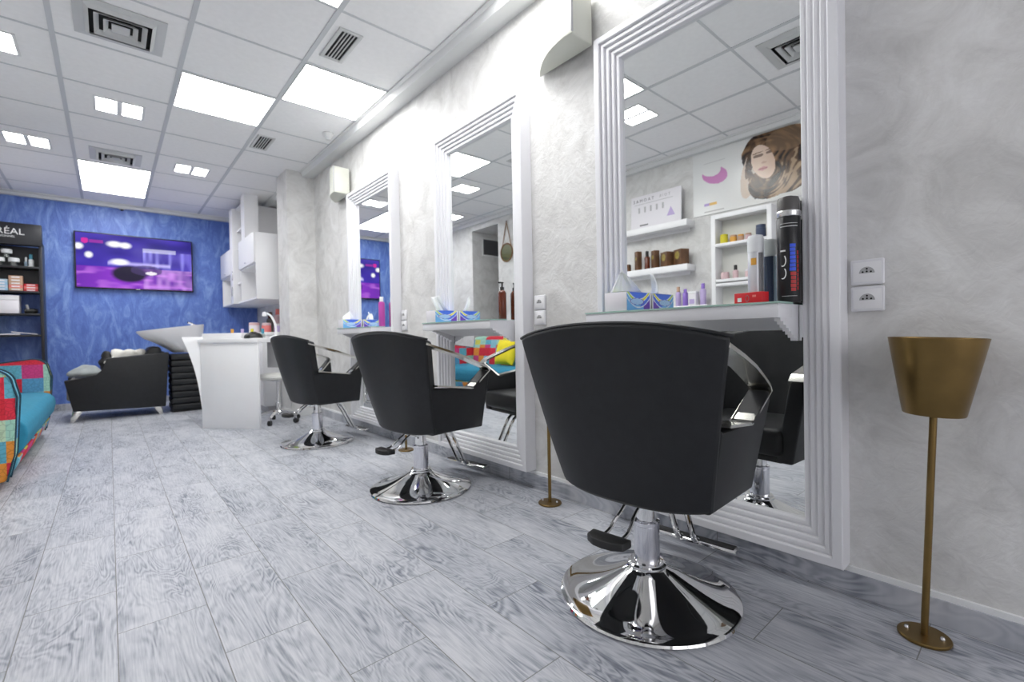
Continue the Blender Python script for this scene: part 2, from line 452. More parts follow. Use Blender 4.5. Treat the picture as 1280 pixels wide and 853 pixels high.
# skirtings
b = MB(); b.box(WX - .013, WX, Y0, CY0, 0, .072, .002)
struct(b.build('baseboard_right', 'skirt', smooth=0))
b = MB(); b.box(WX - .010, WX, Y0, CY0, .0722, .088)
struct(b.build('trim_5', 'tissue', smooth=0))
struct(MB().box(LX, WX, BY - .013, BY, 0, .08).build('baseboard_back', 'skirt', smooth=0))
b = MB(); b.box(LX, LX + .013, Y0, OY0, 0, .075); b.box(LX, LX + .013, OY1, BY - .013, 0, .075)
struct(b.build('baseboard_left', 'skirt', smooth=0))
b = MB(); b.box(CX0 - .013, CX0, CY0 - .013, CY1, 0, .075); b.box(CX0 - .013, WX, CY0 - .013, CY0, 0, .075)
struct(b.build('baseboard_column', 'cornice', smooth=0))

# ------------------------------------------------------------------ ceiling fittings
def panel(x0, x1, y0, y1, label):
    t = thing('ceiling_light_panel', label, 'ceiling light', ((x0 + x1) / 2, (y0 + y1) / 2, CZ), 0, 'square ceiling light panels')
    w, h = (x1 - x0) / 2, (y1 - y0) / 2
    b = MB()
    for a in ((-w + .012, w - .012, -h + .012, -h + .02), (-w + .012, w - .012, h - .02, h - .012), (-w + .012, -w + .02, -h + .02, h - .02), (w - .02, w - .012, -h + .02, h - .02)):
        b.box(a[0], a[1], a[2], a[3], -.008, 0)
    b.build('frame', 'cornice', t)
    MB().box(-w + .02, w - .02, -h + .02, h - .02, -.006, -.001).build('diffuser', 'panel', t)
panel(.389, .987, TY[10], TY[11], 'bright square ceiling panel in the grid, second column from the cornice')
panel(.987, 1.575, TY[9], TY[10], 'bright square ceiling panel against the right-hand cornice')
panel(-.208, .389, TY[14], TY[16], 'long bright ceiling panel nearest the blue wall')
panel(.389, .987, TY[7], TY[8], 'bright ceiling panel cut by the top edge of the photo')
panel(.987, 1.575, TY[6], TY[7], 'out-of-view ceiling panel added for light, beside the cornice above the nearest chair')  # out-of-view panel, added to light the near wall and cornice

def quad_spot(cx, cy, rz, label):
    t = thing('four_lamp_ceiling_spot', label, 'ceiling light', (cx, cy, CZ), rz, 'square ceiling spotlights of four lamps')
    MB().box(-.150, .150, -.135, .135, -.005, 0).build('housing', 'cornice', t)
    for s in (-1, 1):
        for q in (-1, 1):
            MB().box(s * .075 - .058, s * .075 + .058, q * .062 - .058, q * .062 + .058, -.0062, -.0052).build('lamp', 'spot', t)
quad_spot(.10, TY[11] + .30, 0, 'square four-lamp spotlight in the ceiling, middle one in front of the diffuser')
quad_spot(.69, TY[13] + .32, 0, 'square four-lamp spotlight in the ceiling, the one nearest the column')
quad_spot(-.50, TY[13] + .30, 0, 'square four-lamp spotlight at far left of ceiling, towards the blue wall')
quad_spot(-.52, TY[10] + .30, 0, 'square four-lamp spotlight cut by the left edge of the photo')
quad_spot(.10, TY[7] + .30, 0, 'square four-lamp spotlight seen only in the nearest mirror')

def diffuser_vent(cx, cy, s, label):
    t = thing('ceiling_diffuser', label, 'vent', (cx, cy, CZ), 0, 'square ceiling air diffusers')
    MB().box(-s + .01, s - .01, -s + .01, s - .01, -.002, -.0005).build('backing', 'dark', t)
    b = MB()
    def ring(r0, z0, r1, z1, th=.003):
        for k in range(4):
            R_ = Matrix.Rotation(k * PI / 2, 3, 'Z')
            a = [R_ @ Vector(p) for p in ((-r0, -r0, z0), (r0, -r0, z0), (r1, -r1, z1), (-r1, -r1, z1))]
            c = [p + Vector((0, 0, -th)) for p in a]
            b.poly(a, c)
    ring(s, -.002, s - .045, -.006)
    ring(s - .045, -.005, s - .065, -.022)
    for r in (s - .085, s - .125):
        ring(r, -.024, r - .022, -.004)
    q = s - .16
    if q > .01: b.box(-q, q, -q, q, -.024, -.018)
    b.build('louvres', 'slat', t, smooth=0)
diffuser_vent(.09, TY[9] + .31, .20, 'large square air diffuser at the top left of the ceiling')
diffuser_vent(.09, TY[13] + .33, .19, 'square air diffuser just in front of the long light panel')
diffuser_vent(.10, 1.0, .20, 'square air diffuser seen in the nearest mirror')
def grille(x0, x1, y0, y1, label):
    t = thing('ceiling_grille', label, 'vent', ((x0 + x1) / 2, (y0 + y1) / 2, CZ), 0, 'small slotted ceiling grilles')
    w, h = (x1 - x0) / 2, (y1 - y0) / 2
    MB().box(-w, w, -h, h, -.003, -.0005).build('backing', 'dark', t)
    b = MB()
    for a in ((-w - .022, -w, -h - .022, h + .022), (w, w + .022, -h - .022, h + .022), (-w, w, -h - .022, -h), (-w, w, h, h + .022)): b.box(*a, -.008, 0, .001)
    b.build('frame', 'slat', t)
    b = MB()
    for k in range(1, 5): b.box(-w + k * 2 * w / 5 - .003, -w + k * 2 * w / 5 + .003, -h, h, -.008, -.003)
    b.build('slats', 'slat', t)
grille(1.06, 1.155, 2.67, 2.97, 'slotted ceiling grille between cornice and nearest light panel')
grille(1.04, 1.135, 4.50, 4.80, 'small slotted ceiling grille beyond the light panel, near the column')
t = thing('smoke_detector', 'small white detector dome on the ceiling beside the cornice', 'detector', (1.48, 4.10, CZ))
MB().lathe([(.045, 0), (.045, -.012), (.03, -.03), (.018, -.045), (.004, -.05)], 20).build('body', 'cornice', t)
MB().lathe([(.02, -.0455), (.021, -.055), (.006, -.058)], 16).build('sensor', 'cornice', t)
t = thing('motion_sensor', 'tiny grey sensor on the cornice above the television', 'sensor', (.165, BY - .035, CZ - .05))
MB().box(-.03, .03, -.014, .014, -.012, 0.001, .003).build('base', 'slat', t)
MB().ball((0.0, 0, -.016), .018, .014, .014, 12, 8).build('lens', 'blackp', t)

# ------------------------------------------------------------------ mirrors and shelves
MZ0, MZ1, BW = .095, 2.115, .112
def mirror(y0, y1, label):
    t = thing('wall_mirror', label, 'mirror', (WX, (y0 + y1) / 2, MZ0), 0, 'tall white framed mirrors along the right wall')
    cy = (y0 + y1) / 2; bm = bmesh.new()
    # stepped frame: rings going inwards, each a little deeper
    loops = []
    def loop(o, x):
        return [bm.verts.new((x - WX, y - cy, z - MZ0)) for y, z in ((y0 + o, MZ0 + o), (y1 - o, MZ0 + o), (y1 - o, MZ1 - o), (y0 + o, MZ1 - o))]
    xs = [1.645, 1.654, 1.663, 1.672, 1.681]
    loops.append(loop(0, WX)); loops.append(loop(0, 1.648)); loops.append(loop(.003, 1.645))
    for k in range(5):
        o1 = .030 + k * .0205
        loops.append(loop(o1 - .004, xs[k])); loops.append(loop(o1 - .001, xs[k] + .002)); 
        if k < 4:
            loops.append(loop(o1, xs[k] + .013)); loops.append(loop(o1 + .004, xs[k] + .012)); loops.append(loop(o1 + .008, xs[k + 1]))
    loops.append(loop(BW, 1.6985))
    loops.append(loop(BW, WX))
    for a, c in zip(loops, loops[1:]):
        for i in range(4): bm.faces.new([a[i], a[(i + 1) % 4], c[(i + 1) % 4], c[i]])
    m_ = MB(); m_.bm.free(); m_.bm = bm
    m_.build('frame', 'frame', t, smooth=12)
    MB().box(GX - WX, -.004, y0 + BW - cy - .003, y1 - BW - cy + .003, BW - .003, MZ1 - BW - MZ0 + .003).build('glass', 'mirror', t, smooth=0)
MS = [(.404, 1.315), (1.805, 2.668), (3.284, 4.150)]
mirror(*MS[0], 'tall white framed mirror nearest the camera, with black spray can on its shelf')
mirror(*MS[1], 'middle tall white framed mirror, reflecting the yellow cushion')
mirror(*MS[2], 'farthest tall white framed mirror, reflecting the blue wall')

SZ = .908   # shelf top
SX = 1.525
def shelf(y0, y1, label):
    t = thing('wall_shelf', label, 'shelf', (GX - .003, (y0 + y1) / 2, SZ), 0, 'white shelves fixed across the mirrors')
    cy = (y0 + y1) / 2; X = lambda x: x - GX + .003
    a, c = y0 - cy, y1 - cy
    yi = c - .085     # where the mirror's left border begins
    b = MB()
    b.box(X(SX), X(1.640), a, c, -.050, -.006, .0015)
    b.box(X(1.640), X(GX - .004), a, yi, -.050, -.006)
    # sloped underside
    b.prism([(X(SX) + .02, -.048), (X(GX - .004), -.048), (X(GX - .004), -.088), (X(SX) + .05, -.052)], 'y', a + .02, yi)
    b.build('body', 'frame', t, smooth=25)
    for y in (a, yi - .018):
        pts = [(X(SX), -.050)]
        n = 7
        for k in range(n):
            x = X(SX) + .014 + k * .0225; z = -.050 - (k + 1) * .0105
            pts.append((x, pts[-1][1])); pts.append((x + .003, z))
        pts.append((X(GX - .004), pts[-1][1])); pts.append((X(GX - .004), -.049)); 
        MB().prism(pts, 'y', y, y + .018).build('bracket', 'frame', t, smooth=25)
    MB().box(X(SX) - .004, X(1.640), a - .003, c, -.006, 0).build('glass_top', 'glassedge', t, smooth=0)
for (m0, m1), lb in zip(MS, ('white shelf across the nearest mirror, holding the spray cans', 'white shelf on the middle mirror, holding the amber pump bottle', 'white shelf on the farthest mirror, holding the pink bottle')):
    shelf(m0 + .128, m1 - .035, lb)

# ------------------------------------------------------------------ things on the shelves
def tissue_print(u, v):
    blue, lblue, yel, lime, white, violet = (.06, .16, .72), (.16, .42, .78), (.80, .74, .02), (.42, .60, .05), (.85, .85, .9), (.13, .05, .42)
    c = lerp(0, 1, u)
    y1_ = .20 + .9 * (u - .48) ** 2 * 2.6; y2_ = y1_ + .22; y3 = y2_ + .18
    if v < y1_ - .05: col = lblue if u < .7 else violet
    elif v < y1_: col = white
    elif v < y2_: col = blue if u > .55 else lblue
    elif v < y2_ + .05: col = white
    elif v < y3: col = yel if u > .3 else lime
    elif v < y3 + .05: col = white
    else: col = blue
    if u > .95: col = white
    d = ell(u, v, .42, .50, .26, .17)
    if d < 1: col = mixc(lblue, white, .5 if (int(u * 30) + int(v * 9)) % 2 else .15)
    if d < 1.12 and d >= 1: col = violet
    return col
M['tprint'] = vcol('tissue_box_print', 0.45)
def tissue(loc, rz, label, kind):
    t = thing('tissue_box', label, 'tissue box', loc, rz, 'tissue boxes on the mirror shelves')
    w, d, h = .053, .083, .075      # half width along y, half length along x
    MB().box(-d, d, -w, w, 0, h, .0015).build('carton', 'card', t)
    paint('printed_side', M['tprint'], (-d, -w - .0006, .001), (2 * d, 0, 0), (0, 0, h - .002), 60, 30, tissue_print, t)
    paint('printed_side', M['tprint'], (d, w + .0006, .001), (-2 * d, 0, 0), (0, 0, h - .002), 60, 30, tissue_print, t)
    paint('printed_top', M['tprint'], (-d, -w, h + .0006), (2 * d, 0, 0), (0, 2 * w, 0), 40, 24, lambda u, v: tissue_print(.1 + .4 * u, .6 + .4 * abs(v - .5) * 2), t)
    b = MB(); n = 16; rings = []
    for j in range(11):
        v = j / 10; row = []
        for i in range(n + 1):
            u = i / n * 2 - 1
            if kind == 'peak':
                wd = lerp(.062, .006, v ** 1.15); zz = h + .096 * v * (1 - .12 * abs(u)); off = -.022 * v - .012
            elif kind == 'dome':
                wd = lerp(.058, .026, v ** 2.5); zz = h + .072 * v * (1 - .45 * u * u * v); off = -.015
            else:
                wd = lerp(.034, .028, v); zz = h + .092 * v + .006 * u * v; off = -.062 * v ** .8 + .01
            y = .010 * math.sin(u * 3.1 + v * 2.0) * (1 - .3 * v) + .005 * math.sin(u * 9) + .02 * v * v
            row.append(b.bm.verts.new((u * wd * .62 + off + y * .6, -u * wd * .78 + y * .6, zz)))
        rings.append(row)
    for a, c in zip(rings, rings[1:]):
        for i in range(n): b.bm.faces.new([a[i], a[i + 1], c[i + 1], c[i]])
    o = b.build('tissue', 'tissue', t, smooth=60)
    so = o.modifiers.new('thick', 'SOLIDIFY'); so.thickness = .0015
    return t
tissue((1.611, 1.129, SZ), 0, 'blue and yellow tissue box on the nearest mirror shelf', 'peak')
tissue((1.611, 2.535, SZ), 0, 'blue and yellow tissue box on the middle mirror shelf, beside the pump bottle', 'flag')
tissue((1.611, 4.035, SZ), 0, 'blue and yellow tissue box on the farthest mirror shelf, by the pink bottle', 'dome')

def cyl_letters(s, size, material, r, c, ang, z, parent, name, upright=True):
    right = Vector((-math.sin(ang), math.cos(ang), 0)); n = Vector((math.cos(ang), math.sin(ang), 0))
    p = Vector(c) + n * r + Vector((0, 0, z))
    if upright: return text(s, size, material, p, right, (0, 0, 1), parent, name)
    return text(s, size, material, p, (0, 0, 1), -right, parent, name)

VA = math.atan2(-1, -2.4)    # the direction the labels face
t = thing('spray_can', 'tall black hairspray can with smoky cap and blue and red lettering', 'spray can', (1.655, .545, SZ)); t.scale = (1.5, 1.5, 1.59)
MB().lathe([(.021, 0), (.0225, .003), (.0225, .168), (.021, .171)], 36).build('can', 'canblack', t)
MB().lathe([(.0225, .171), (.0235, .173), (.0235, .181), (.022, .183)], 36).build('collar', 'steel', t)
MB().lathe([(.0215, .183), (.0215, .203), (.0195, .210), (.012, .212)], 36).build('cap', 'smoke', t)
MB().lathe([(.010, .2122), (.010, .2132), (.004, .2136)], 16).build('nozzle', 'blackp', t)
def wrap_print(name, material, r, a0, a1, z0, z1, parent):
    b = MB(); n = 10; rows = []
    for i in range(n + 1):
        a = lerp(a0, a1, i / n)
        rows.append([b.bm.verts.new((q * math.cos(a), q * math.sin(a), z)) for q, z in ((r, z0), (r, z1), (r + .0006, z1), (r + .0006, z0))])
    for p, q in zip(rows, rows[1:]):
        for i in range(4): b.bm.faces.new([p[i], p[(i + 1) % 4], q[(i + 1) % 4], q[i]])
    b.bm.faces.new(rows[0]); b.bm.faces.new(rows[-1][::-1])
    return b.build(name, material, parent)
fa = math.radians(200)
wrap_print('white_band', 'inkw', .0225, fa - .75, fa + .75, .150, .1512, t)
wrap_print('white_band', 'inkw', .0225, fa - .75, fa + .75, .156, .1567, t)
wrap_print('white_band', 'inkw', .0225, fa - .65, fa + .65, .012, .0126, t)
for k in range(7):
    wrap_print('blue_mark', 'inkb', .0225, fa + .02 + .06 * hsh(k), fa + .50 + .06 * hsh(k, 3), .062 + k * .0078, .0686 + k * .0078, t)
for k in range(5):
    wrap_print('red_mark', 'inkr', .0225, fa + .10 + .06 * hsh(k, 5), fa + .52 + .06 * hsh(k, 7), .022 + k * .0078, .0284 + k * .0078, t)
for k in range(9):
    wrap_print('red_mark', 'inkr', .0225, fa + .68, fa + .78 + .08 * hsh(k, 9), .024 + k * .0088, .031 + k * .0088, t)
b = MB()
for zc in (.058, .083):
    pts = []
    for k in range(9):
        a = lerp(-1.9, .9, k / 8); aa = fa - .55 + .28 * math.cos(a)
        pts.append((.0228 * math.cos(aa), .0228 * math.sin(aa), zc + .011 * math.sin(a)))
    b.tube(pts, .0011, 6)
b.build('white_swirl', 'inkw', t)
wrap_print('white_mark', 'inkw', .0225, fa - .75, fa - .3, .101, .104, t)

t = thing('spray_can', 'silver spray can with frosted cap standing behind the red carton', 'spray can', (1.640, .640, SZ)); t.scale = (1.3, 1.3, 1.73)
MB().lathe([(.017, 0), (.0185, .003), (.0185, .100), (.0175, .104)], 30).build('can', 'silver', t)
MB().lathe([(.0195, .100), (.0195, .126), (.017, .132), (.006, .134)], 30).build('cap', 'cap', t)
wrap_print('dark_stripe', 'inkg', .0185, fa + .35, fa + .95, .004, .098, t)
wrap_print('dark_back', 'bluecan', .0185, fa + 2.0, fa + 3.6, .004, .098, t)
wrap_print('pale_back', 'skycan', .0185, fa + 1.4, fa + 1.95, .004, .098, t)
wrap_print('orange_mark', 'orange', .0185, fa - .6, fa + .1, .075, .088, t)
t = thing('carton', 'small red carton lying on the nearest mirror shelf', 'box', (1.580, .632, SZ), math.radians(-12)); t.scale = (1, 1, 1.65)
MB().box(-.018, .018, -.048, .048, 0, .0215, .001).build('carton', 'red', t)
MB().box(-.0187, -.018, .022, .036, .004, .012).build('white_print', 'inkw', t)
MB().box(-.0187, -.018, -.028, -.016, .012, .016).build('white_print', 'coral', t)
b = MB(); b.tube([(-.0185, .002 + .006 * math.cos(k * PI / 6), .010 + .006 * math.sin(k * PI / 6)) for k in range(13)], .0007, 5)
b.build('ring_print', 'inkg', t)

def bottle(name, label, cat, loc, r, h, body, cap, caph, group=None, pump=False, shoulder=.75):
    t = thing(name, label, cat, loc, 0, group)
    MB().lathe([(r * .92, 0), (r, .003), (r, h * .9), (r * shoulder, h * .97), (r * .45, h)], 24).build('body', body, t)
    if pump:
        MB().lathe([(r * .5, h), (r * .5, h + caph * .45), (r * .22, h + caph * .5), (r * .22, h + caph)], 16).build('pump_collar', cap, t)
        MB().box(-r * 1.1, r * .35, -r * .25, r * .25, h + caph, h + caph + .008, .002).build('pump_head', cap, t)
    else:
        MB().lathe([(r * .6, h), (r * .6, h + caph * .9), (r * .5, h + caph)], 20).build('cap', cap, t)
    return t
bottle('pump_bottle', 'amber pump bottle with black top on the middle mirror shelf', 'bottle', (1.655, 1.985, SZ), .0225, .163, 'amber', 'blackp', .037, pump=True)
bottle('bottle', 'slim pink bottle with white cap on the farthest mirror shelf', 'bottle', (1.655, 3.495, SZ), .0245, .200, 'pinkb', 'cap', .038, shoulder=.9)

# ------------------------------------------------------------------ sockets
def socket(y, z, label):
    t = thing('wall_socket', label, 'socket', (WX, y, z), 0, 'pairs of white wall sockets between the mirrors')
    MB().box(-.011, 0, -.041, .041, -.038, .038, .005, 3).build('plate', 'frame', t)
    MB().box(-.0125, -.010, -.034, .034, -.029, .029, .001).build('insert', 'white', t)
    pts = [(.019 * math.cos(a), .019 * math.sin(a) - .004) for a in [PI * k / 14 for k in range(15)]]
    MB().prism(pts, 'x', -.0130, -.0124).build('recess', 'greyp', t)
    for y_, z_ in ((-.010, 0.0), (.010, 0.0), (0, 0.001), (0, .009)):
        MB().lathe([(.0027, 0), (.0027, .0008)], 10, (-.0130, y_, z_), Matrix.Rotation(-PI / 2, 3, 'Y')).build('hole', 'dark', t)
for yy, nm in ((.353, 'nearest mirror'), (1.748, 'middle mirror'), (3.235, 'farthest mirror')):
    socket(yy, .989, 'white wall socket, upper of the pair on the near side of the ' + nm)
    socket(yy, .909, 'white wall socket, lower of the pair on the near side of the ' + nm)

# ------------------------------------------------------------------ loudspeakers
def speaker(y, z, label):
    t = thing('wall_speaker', label, 'loudspeaker', (WX, y, z), 0, 'wedge shaped wall loudspeakers')
    h = .235
    pts = [(-.022, 0.0), (-.165, -.005)]
    for k in range(1, 11):
        a = k / 10
        pts.append((lerp(-.170, -.022, a ** 2.0), lerp(0.0, .345, a ** .85)))
    pts[-1] = (-.022, .345)
    MB().prism(pts, 'z', 0, h, .006, 3).build('cabinet', 'speaker', t, smooth=40)
    g = [(p[0] - .004 * (1 if i > 1 else 0), p[1] + .0) for i, p in enumerate(pts)]
    MB().box(-.174, -.162, -.0085, -.003, .006, h - .004, .001).build('grille_edge', 'greyp', t)
    MB().box(-.022, 0, .05, .22, .05, h - .05, .003).build('bracket', 'taupe', t)
    MB().box(-.1585, -.1545, .088, .112, .05, .056).build('badge', 'inkg', t)
speaker(1.36, 2.135, 'pale wedge loudspeaker high on wall between nearest and middle mirrors')
speaker(4.19, 2.135, 'pale wedge loudspeaker high on wall between farthest mirror and column')

# ------------------------------------------------------------------ salon chairs
def make_chair(loc, rz, label):
    t = thing('salon_chair', label, 'chair', loc, rz, 'black salon chairs facing the mirrors')
    # backrest: curved padded panel
    nu, nv = 28, 12; th = .075
    def P(u, v, inner):
        s = abs(u)
        hw = lerp(.245, .331, v) 
        zt = .848 - .040 * s ** 2.2 ; zb = .318 + .018 * s ** 2
        z = lerp(zb, zt, v)
        x = lerp(-.165, -.262, v) + .050 * s ** 4 + (.02 * (1 - v) ** 3)
        y = u * hw
        if inner:
            x += th; y *= (hw - .05) / hw
            if v == 1: z -= .012
        return (x, y, z)
    b = MB(); bm = b.bm
    g0 = [[bm.verts.new(P(i / nu * 2 - 1, j / nv, 0)) for i in range(nu + 1)] for j in range(nv + 1)]
    g1 = [[bm.verts.new(P(i / nu * 2 - 1, j / nv, 1)) for i in range(nu + 1)] for j in range(nv + 1)]
    for j in range(nv):
        for i in range(nu):
            bm.faces.new([g0[j][i], g0[j][i + 1], g0[j + 1][i + 1], g0[j + 1][i]])
            bm.faces.new([g1[j][i], g1[j + 1][i], g1[j + 1][i + 1], g1[j][i + 1]])
    for i in range(nu):
        bm.faces.new([g0[nv][i], g0[nv][i + 1], g1[nv][i + 1], g1[nv][i]]); bm.faces.new([g0[0][i], g1[0][i], g1[0][i + 1], g0[0][i + 1]])
    for j in range(nv):
        bm.faces.new([g0[j][0], g0[j + 1][0], g1[j + 1][0], g1[j][0]]); bm.faces.new([g0[j][nu], g1[j][nu], g1[j + 1][nu], g0[j + 1][nu]])
    o = b.build('backrest', 'black', t, smooth=50)
    bv = o.modifiers.new('round', 'BEVEL'); bv.width = .012; bv.segments = 3; bv.limit_method = 'ANGLE'; bv.angle_limit = math.radians(50)
    # piped seam along the top of the back
    pp = [Vector(P(i / nu * 2 - 1, 1, 0)) + Vector((.008, 0, .0)) for i in range(nu + 1)]
    MB().tube(pp, .005, 8).build('piping', 'black', t)
    A, F, Pk, P2, Q, Bq = (-.100, .292, .570), (.139, .272, .540), (.226, .297, .640), (.243, .296, .608), (.236, .242, .322), (-.135, .243, .325)
    for s in (-1, 1):
        out = [(x, s * y, z) for x, y, z in (A, F, Pk, P2, Q, Bq)]
        # bring the panel's rear edge into the back
        out[0] = (-.150, s * .284, .571); out[5] = (-.105, s * .236, .332)
        inn = [(x, y - s * .062, z) for x, y, z in out]
        MB().poly(out, inn, .009, 3).build('arm_panel', 'black', t, smooth=50)
        # chrome frame round the opening: up the rail from the back, along notch
        path = [(-.205, .322, .782), (-.10, .322, .752), (.02, .316, .718), (.12, .309, .683), (.222, .299, .648), (.236, .298, .632), (.146, .273, .5445), (.132, .272, .540), (-.120, .294, .5745)]
        pts, ws, ts = [], [], []
        nrm = [(.0, 0, .011)] * 5 + [(.011, 0, .002)] + [(.008, 0, -.007), (0, 0, -.008), (0, 0, -.008)]
        for p, n_ in zip(path, nrm):
            pts.append((p[0], s * (p[1] + .002), p[2] + (.0 if n_[2] >= 0 else .009))); ws.append((0, -s * .066, 0)); ts.append(n_)
        MB().band(pts, ws, ts).build('arm_frame', 'brushed', t, smooth=20)
    # seat
    b = MB(); b.box(-.12, .262, -.212, .212, .345, .452, .028, 4)
    b.build('seat', 'black', t, smooth=60)
    MB().box(-.08, .225, -.20, .20, .318, .345, .006).build('seat_base', 'black', t)
    MB().box(-.09, .09, -.085, .085, .300, .3175, .003).build('mount_plate', 'chrome', t)
    MB().lathe([(.030, .11), (.030, .3), (.03, .302)], 32).build('column', 'chrome', t)
    MB().lathe([(.042, .095), (.042, .106), (.039, .108), (.039, .22), (.041, .222), (.041, .232), (.034, .236)], 36).build('sleeve', 'sleeve', t)
    prof = [(.268, .001), (.273, .006), (.270, .012), (.262, .0145)]
    for k in range(1, 13):
        a = k / 12
        prof.append((lerp(.262, .062, a), .0145 + .075 * a ** 1.5))
    prof += [(.058, .0935), (.058, .100), (.052, .104), (.052, .108), (.043, .109)]
    MB().lathe(prof, 72).build('base', 'chrome', t, smooth=40)
    # pump lever
    for y in (-.028, .028):
        MB().tube([(-.09, y * .8, .302), (-.12, y * .8, .285), (-.150, y, .262), (-.175, y, .246), (-.235, y, .242)], .0055, 10, 2).build('lever_rod', 'chrome', t)
    pts = [(-.205, -.062), (-.205, .062), (-.245, .058), (-.262, .03), (-.266, 0), (-.262, -.03), (-.245, -.058)]
    MB().prism(pts, 'z', .232, .255, .005, 2).build('pedal', 'blackp', t)
    # footrest
    for y in (-.030, .030):
        MB().tube([(.10, y, .312), (.16, y, .305), (.195, y, .275), (.285, y, .10), (.30, y, .075), (.325, y, .066)], .0105, 10, 1).build('footrest_tube', 'chrome', t)
    MB().box(.315, .365, -.165, .165, .052, .068, .005).build('footrest', 'chrome', t)
    MB().box(.322, .358, -.155, .155, .0675, .0705, .001).build('footrest_pad', 'blackp', t)
    return t
c1 = make_chair((1.264, .829, 0), math.radians(6), 'black salon chair nearest the camera, before the mirror with the black can')
dup(c1, (1.270, 2.240, 0), math.radians(8), 'black salon chair in the middle, before the mirror with the pump bottle')
dup(c1, (1.235, 3.800, 0), math.radians(7), 'farthest black salon chair, before the mirror nearest the column')

# ------------------------------------------------------------------ brass cup stands
def stand(loc, lean, label, rz):
    t = thing('brass_cup_stand', label, 'stand', loc, rz, 'brass cup stands along the right wall')
    MB().lathe([(.054, 0), (.056, .002), (.056, .007), (.054, .009)], 40).build('base', 'brass', t)
    for s in (-1, 1):
        MB().lathe([(.006, .009), (.006, .013), (.004, .017), (.001, .018)], 12, (0, s * .036, 0)).build('bolt', 'steel', t)
    lx, ly = lean
    pl = MB().tube([(0, 0, .006), (lx * .30, ly * .30, .30), (lx * .595, ly * .595, .595)], .0082, 14).build('pole', 'brass', t)
    mt = Matrix.Rotation(math.atan(lx), 3, 'Y') @ Matrix.Rotation(-math.atan(ly), 3, 'X')
    prof = [(.0, .0), (.062, .0), (.0635, .002), (.099, .198), (.0975, .198), (.062, .006), (.0, .005)]
    b = MB(); b.lathe([(max(r, .001), z) for r, z in prof], 48, (lx * .595, ly * .595, .595), mt)
    b.build('cup', 'brass', t, smooth=50)
stand((1.612, .217, 0), (.0, -.036), 'brass cone cup stand by the bare wall at the right edge', 0)
stand((1.598, 1.585, 0), (.0, 0), 'brass cup stand mostly hidden behind the nearest chair', .4)
stand((1.610, 3.05, 0), (.0, 0), 'brass cup stand mostly hidden behind the middle chair', .4)

# ------------------------------------------------------------------ left wall: poster, shelves, products (seen in the mirror)
def poster_print(u, v):
    # u runs from far (0) to near (1), v up
    bg = mixc((.78, .79, .79), (.72, .71, .68), u)
    col = bg
    d = ell(u, v, .20, .60, .105, .15, .45); d2 = ell(u, v, .165, .70, .085, .115, .45)
    if d < 1 and d2 > 1: col = (.60, .25, .52)
    if .10 < u < .30 and .805 < v < .815: col = (.55, .55, .56)
    if .08 < u < .30 and .36 < v < .365: col = (.62, .62, .62)
    if .10 < u < .22 and .14 < v < .18: col = (.70, .42, .10) if u > .15 else (.36, .26, .55)
    if .10 < u < .28 and .035 < v < .055: col = (.40, .40, .40)
    # generic portrait: hair mass, face, locks
    n = vnoise(u * 22 + 4 * vnoise(u * 6, v * 7), v * 6 + 2 * vnoise(u * 7 + 9, v * 3))
    hairL, hairD = (.34, .19, .095), (.022, .010, .006)
    rr_ = ell(u, v, .62, .60, .12, .26, .12); aa_ = math.atan2((v - .60) * .6, u - .62)
    n = .45 * n + .55 * vnoise(rr_ * 9 + 2.2 * math.sin(aa_ * 3 + rr_ * 2), aa_ * 2.2 + 11)
    hair = mixc(hairD, hairL, (n - .35) * 2.2)
    blond = mixc(hair, (.58, .42, .27), .5)
    if ell(u, v, .70, .58, .235, .46, .15) < 1 + .12 * vnoise(u * 9, v * 9): col = hair
    if ell(u, v, .86, .40, .13, .30, -.3) < 1 + .2 * vnoise(u * 11, v * 7): col = hair if n < .55 else blond
    if ell(u, v, .79, .84, .16, .17, .5) < 1: col = mixc(hair, (.30, .19, .11), .5)
    if ell(u, v, .50, .46, .07, .34, -.1) < 1: col = mixc((.78, .68, .60), blond, .25 + .3 * n)
    if ell(u, v, .505, .66, .032, .26, -.12) < 1 or ell(u, v, .525, .30, .03, .22, .1) < 1: col = mixc(hairD, hair, .45)
    if ell(u, v, .63, .25, .13, .19, .2) < 1 + .15 * vnoise(u * 12, v * 9): col = hair if n < .62 else blond
    skin = mixc((.80, .62, .50), (.60, .38, .27), max(0, (u - .58) * 4))
    fd = ell(u, v, .605, .60, .088, .255, .14)
    if fd < 1:
        col = skin
        if ell(u, v, .568, .70, .042, .024, .1) < 1 or ell(u, v, .665, .715, .036, .022, .2) < 1: col = mixc(col, (.10, .05, .04), .8)
        if ell(u, v, .565, .745, .045, .010, .2) < 1 or ell(u, v, .665, .76, .04, .010, .25) < 1: col = mixc(col, (.16, .08, .05), .75)
        if ell(u, v, .612, .585, .022, .016) < 1: col = mixc(col, (.45, .24, .18), .5)
        if ell(u, v, .605, .50, .038, .026, .1) < 1: col = (.60, .30, .30)
        if abs(v - .50) < .004 and abs(u - .605) < .035: col = (.30, .10, .10)
    if fd >= 1 and ell(u, v, .57, .36, .06, .12) < 1: col = mixc(hair, hairD, .6)
    return col
t = thing('poster', 'large poster of a long haired woman with pink logo, seen in the mirror', 'poster', (LX, 0, 0))
MB().box(.001, .012, 1.22, 2.29, 1.945, 2.552).build('board', 'card', t)
paint('print', vcol('poster_print', .22), (.0128, 2.29, 1.945), (0, -1.07, 0), (0, 0, .607), 190, 120, poster_print, t)

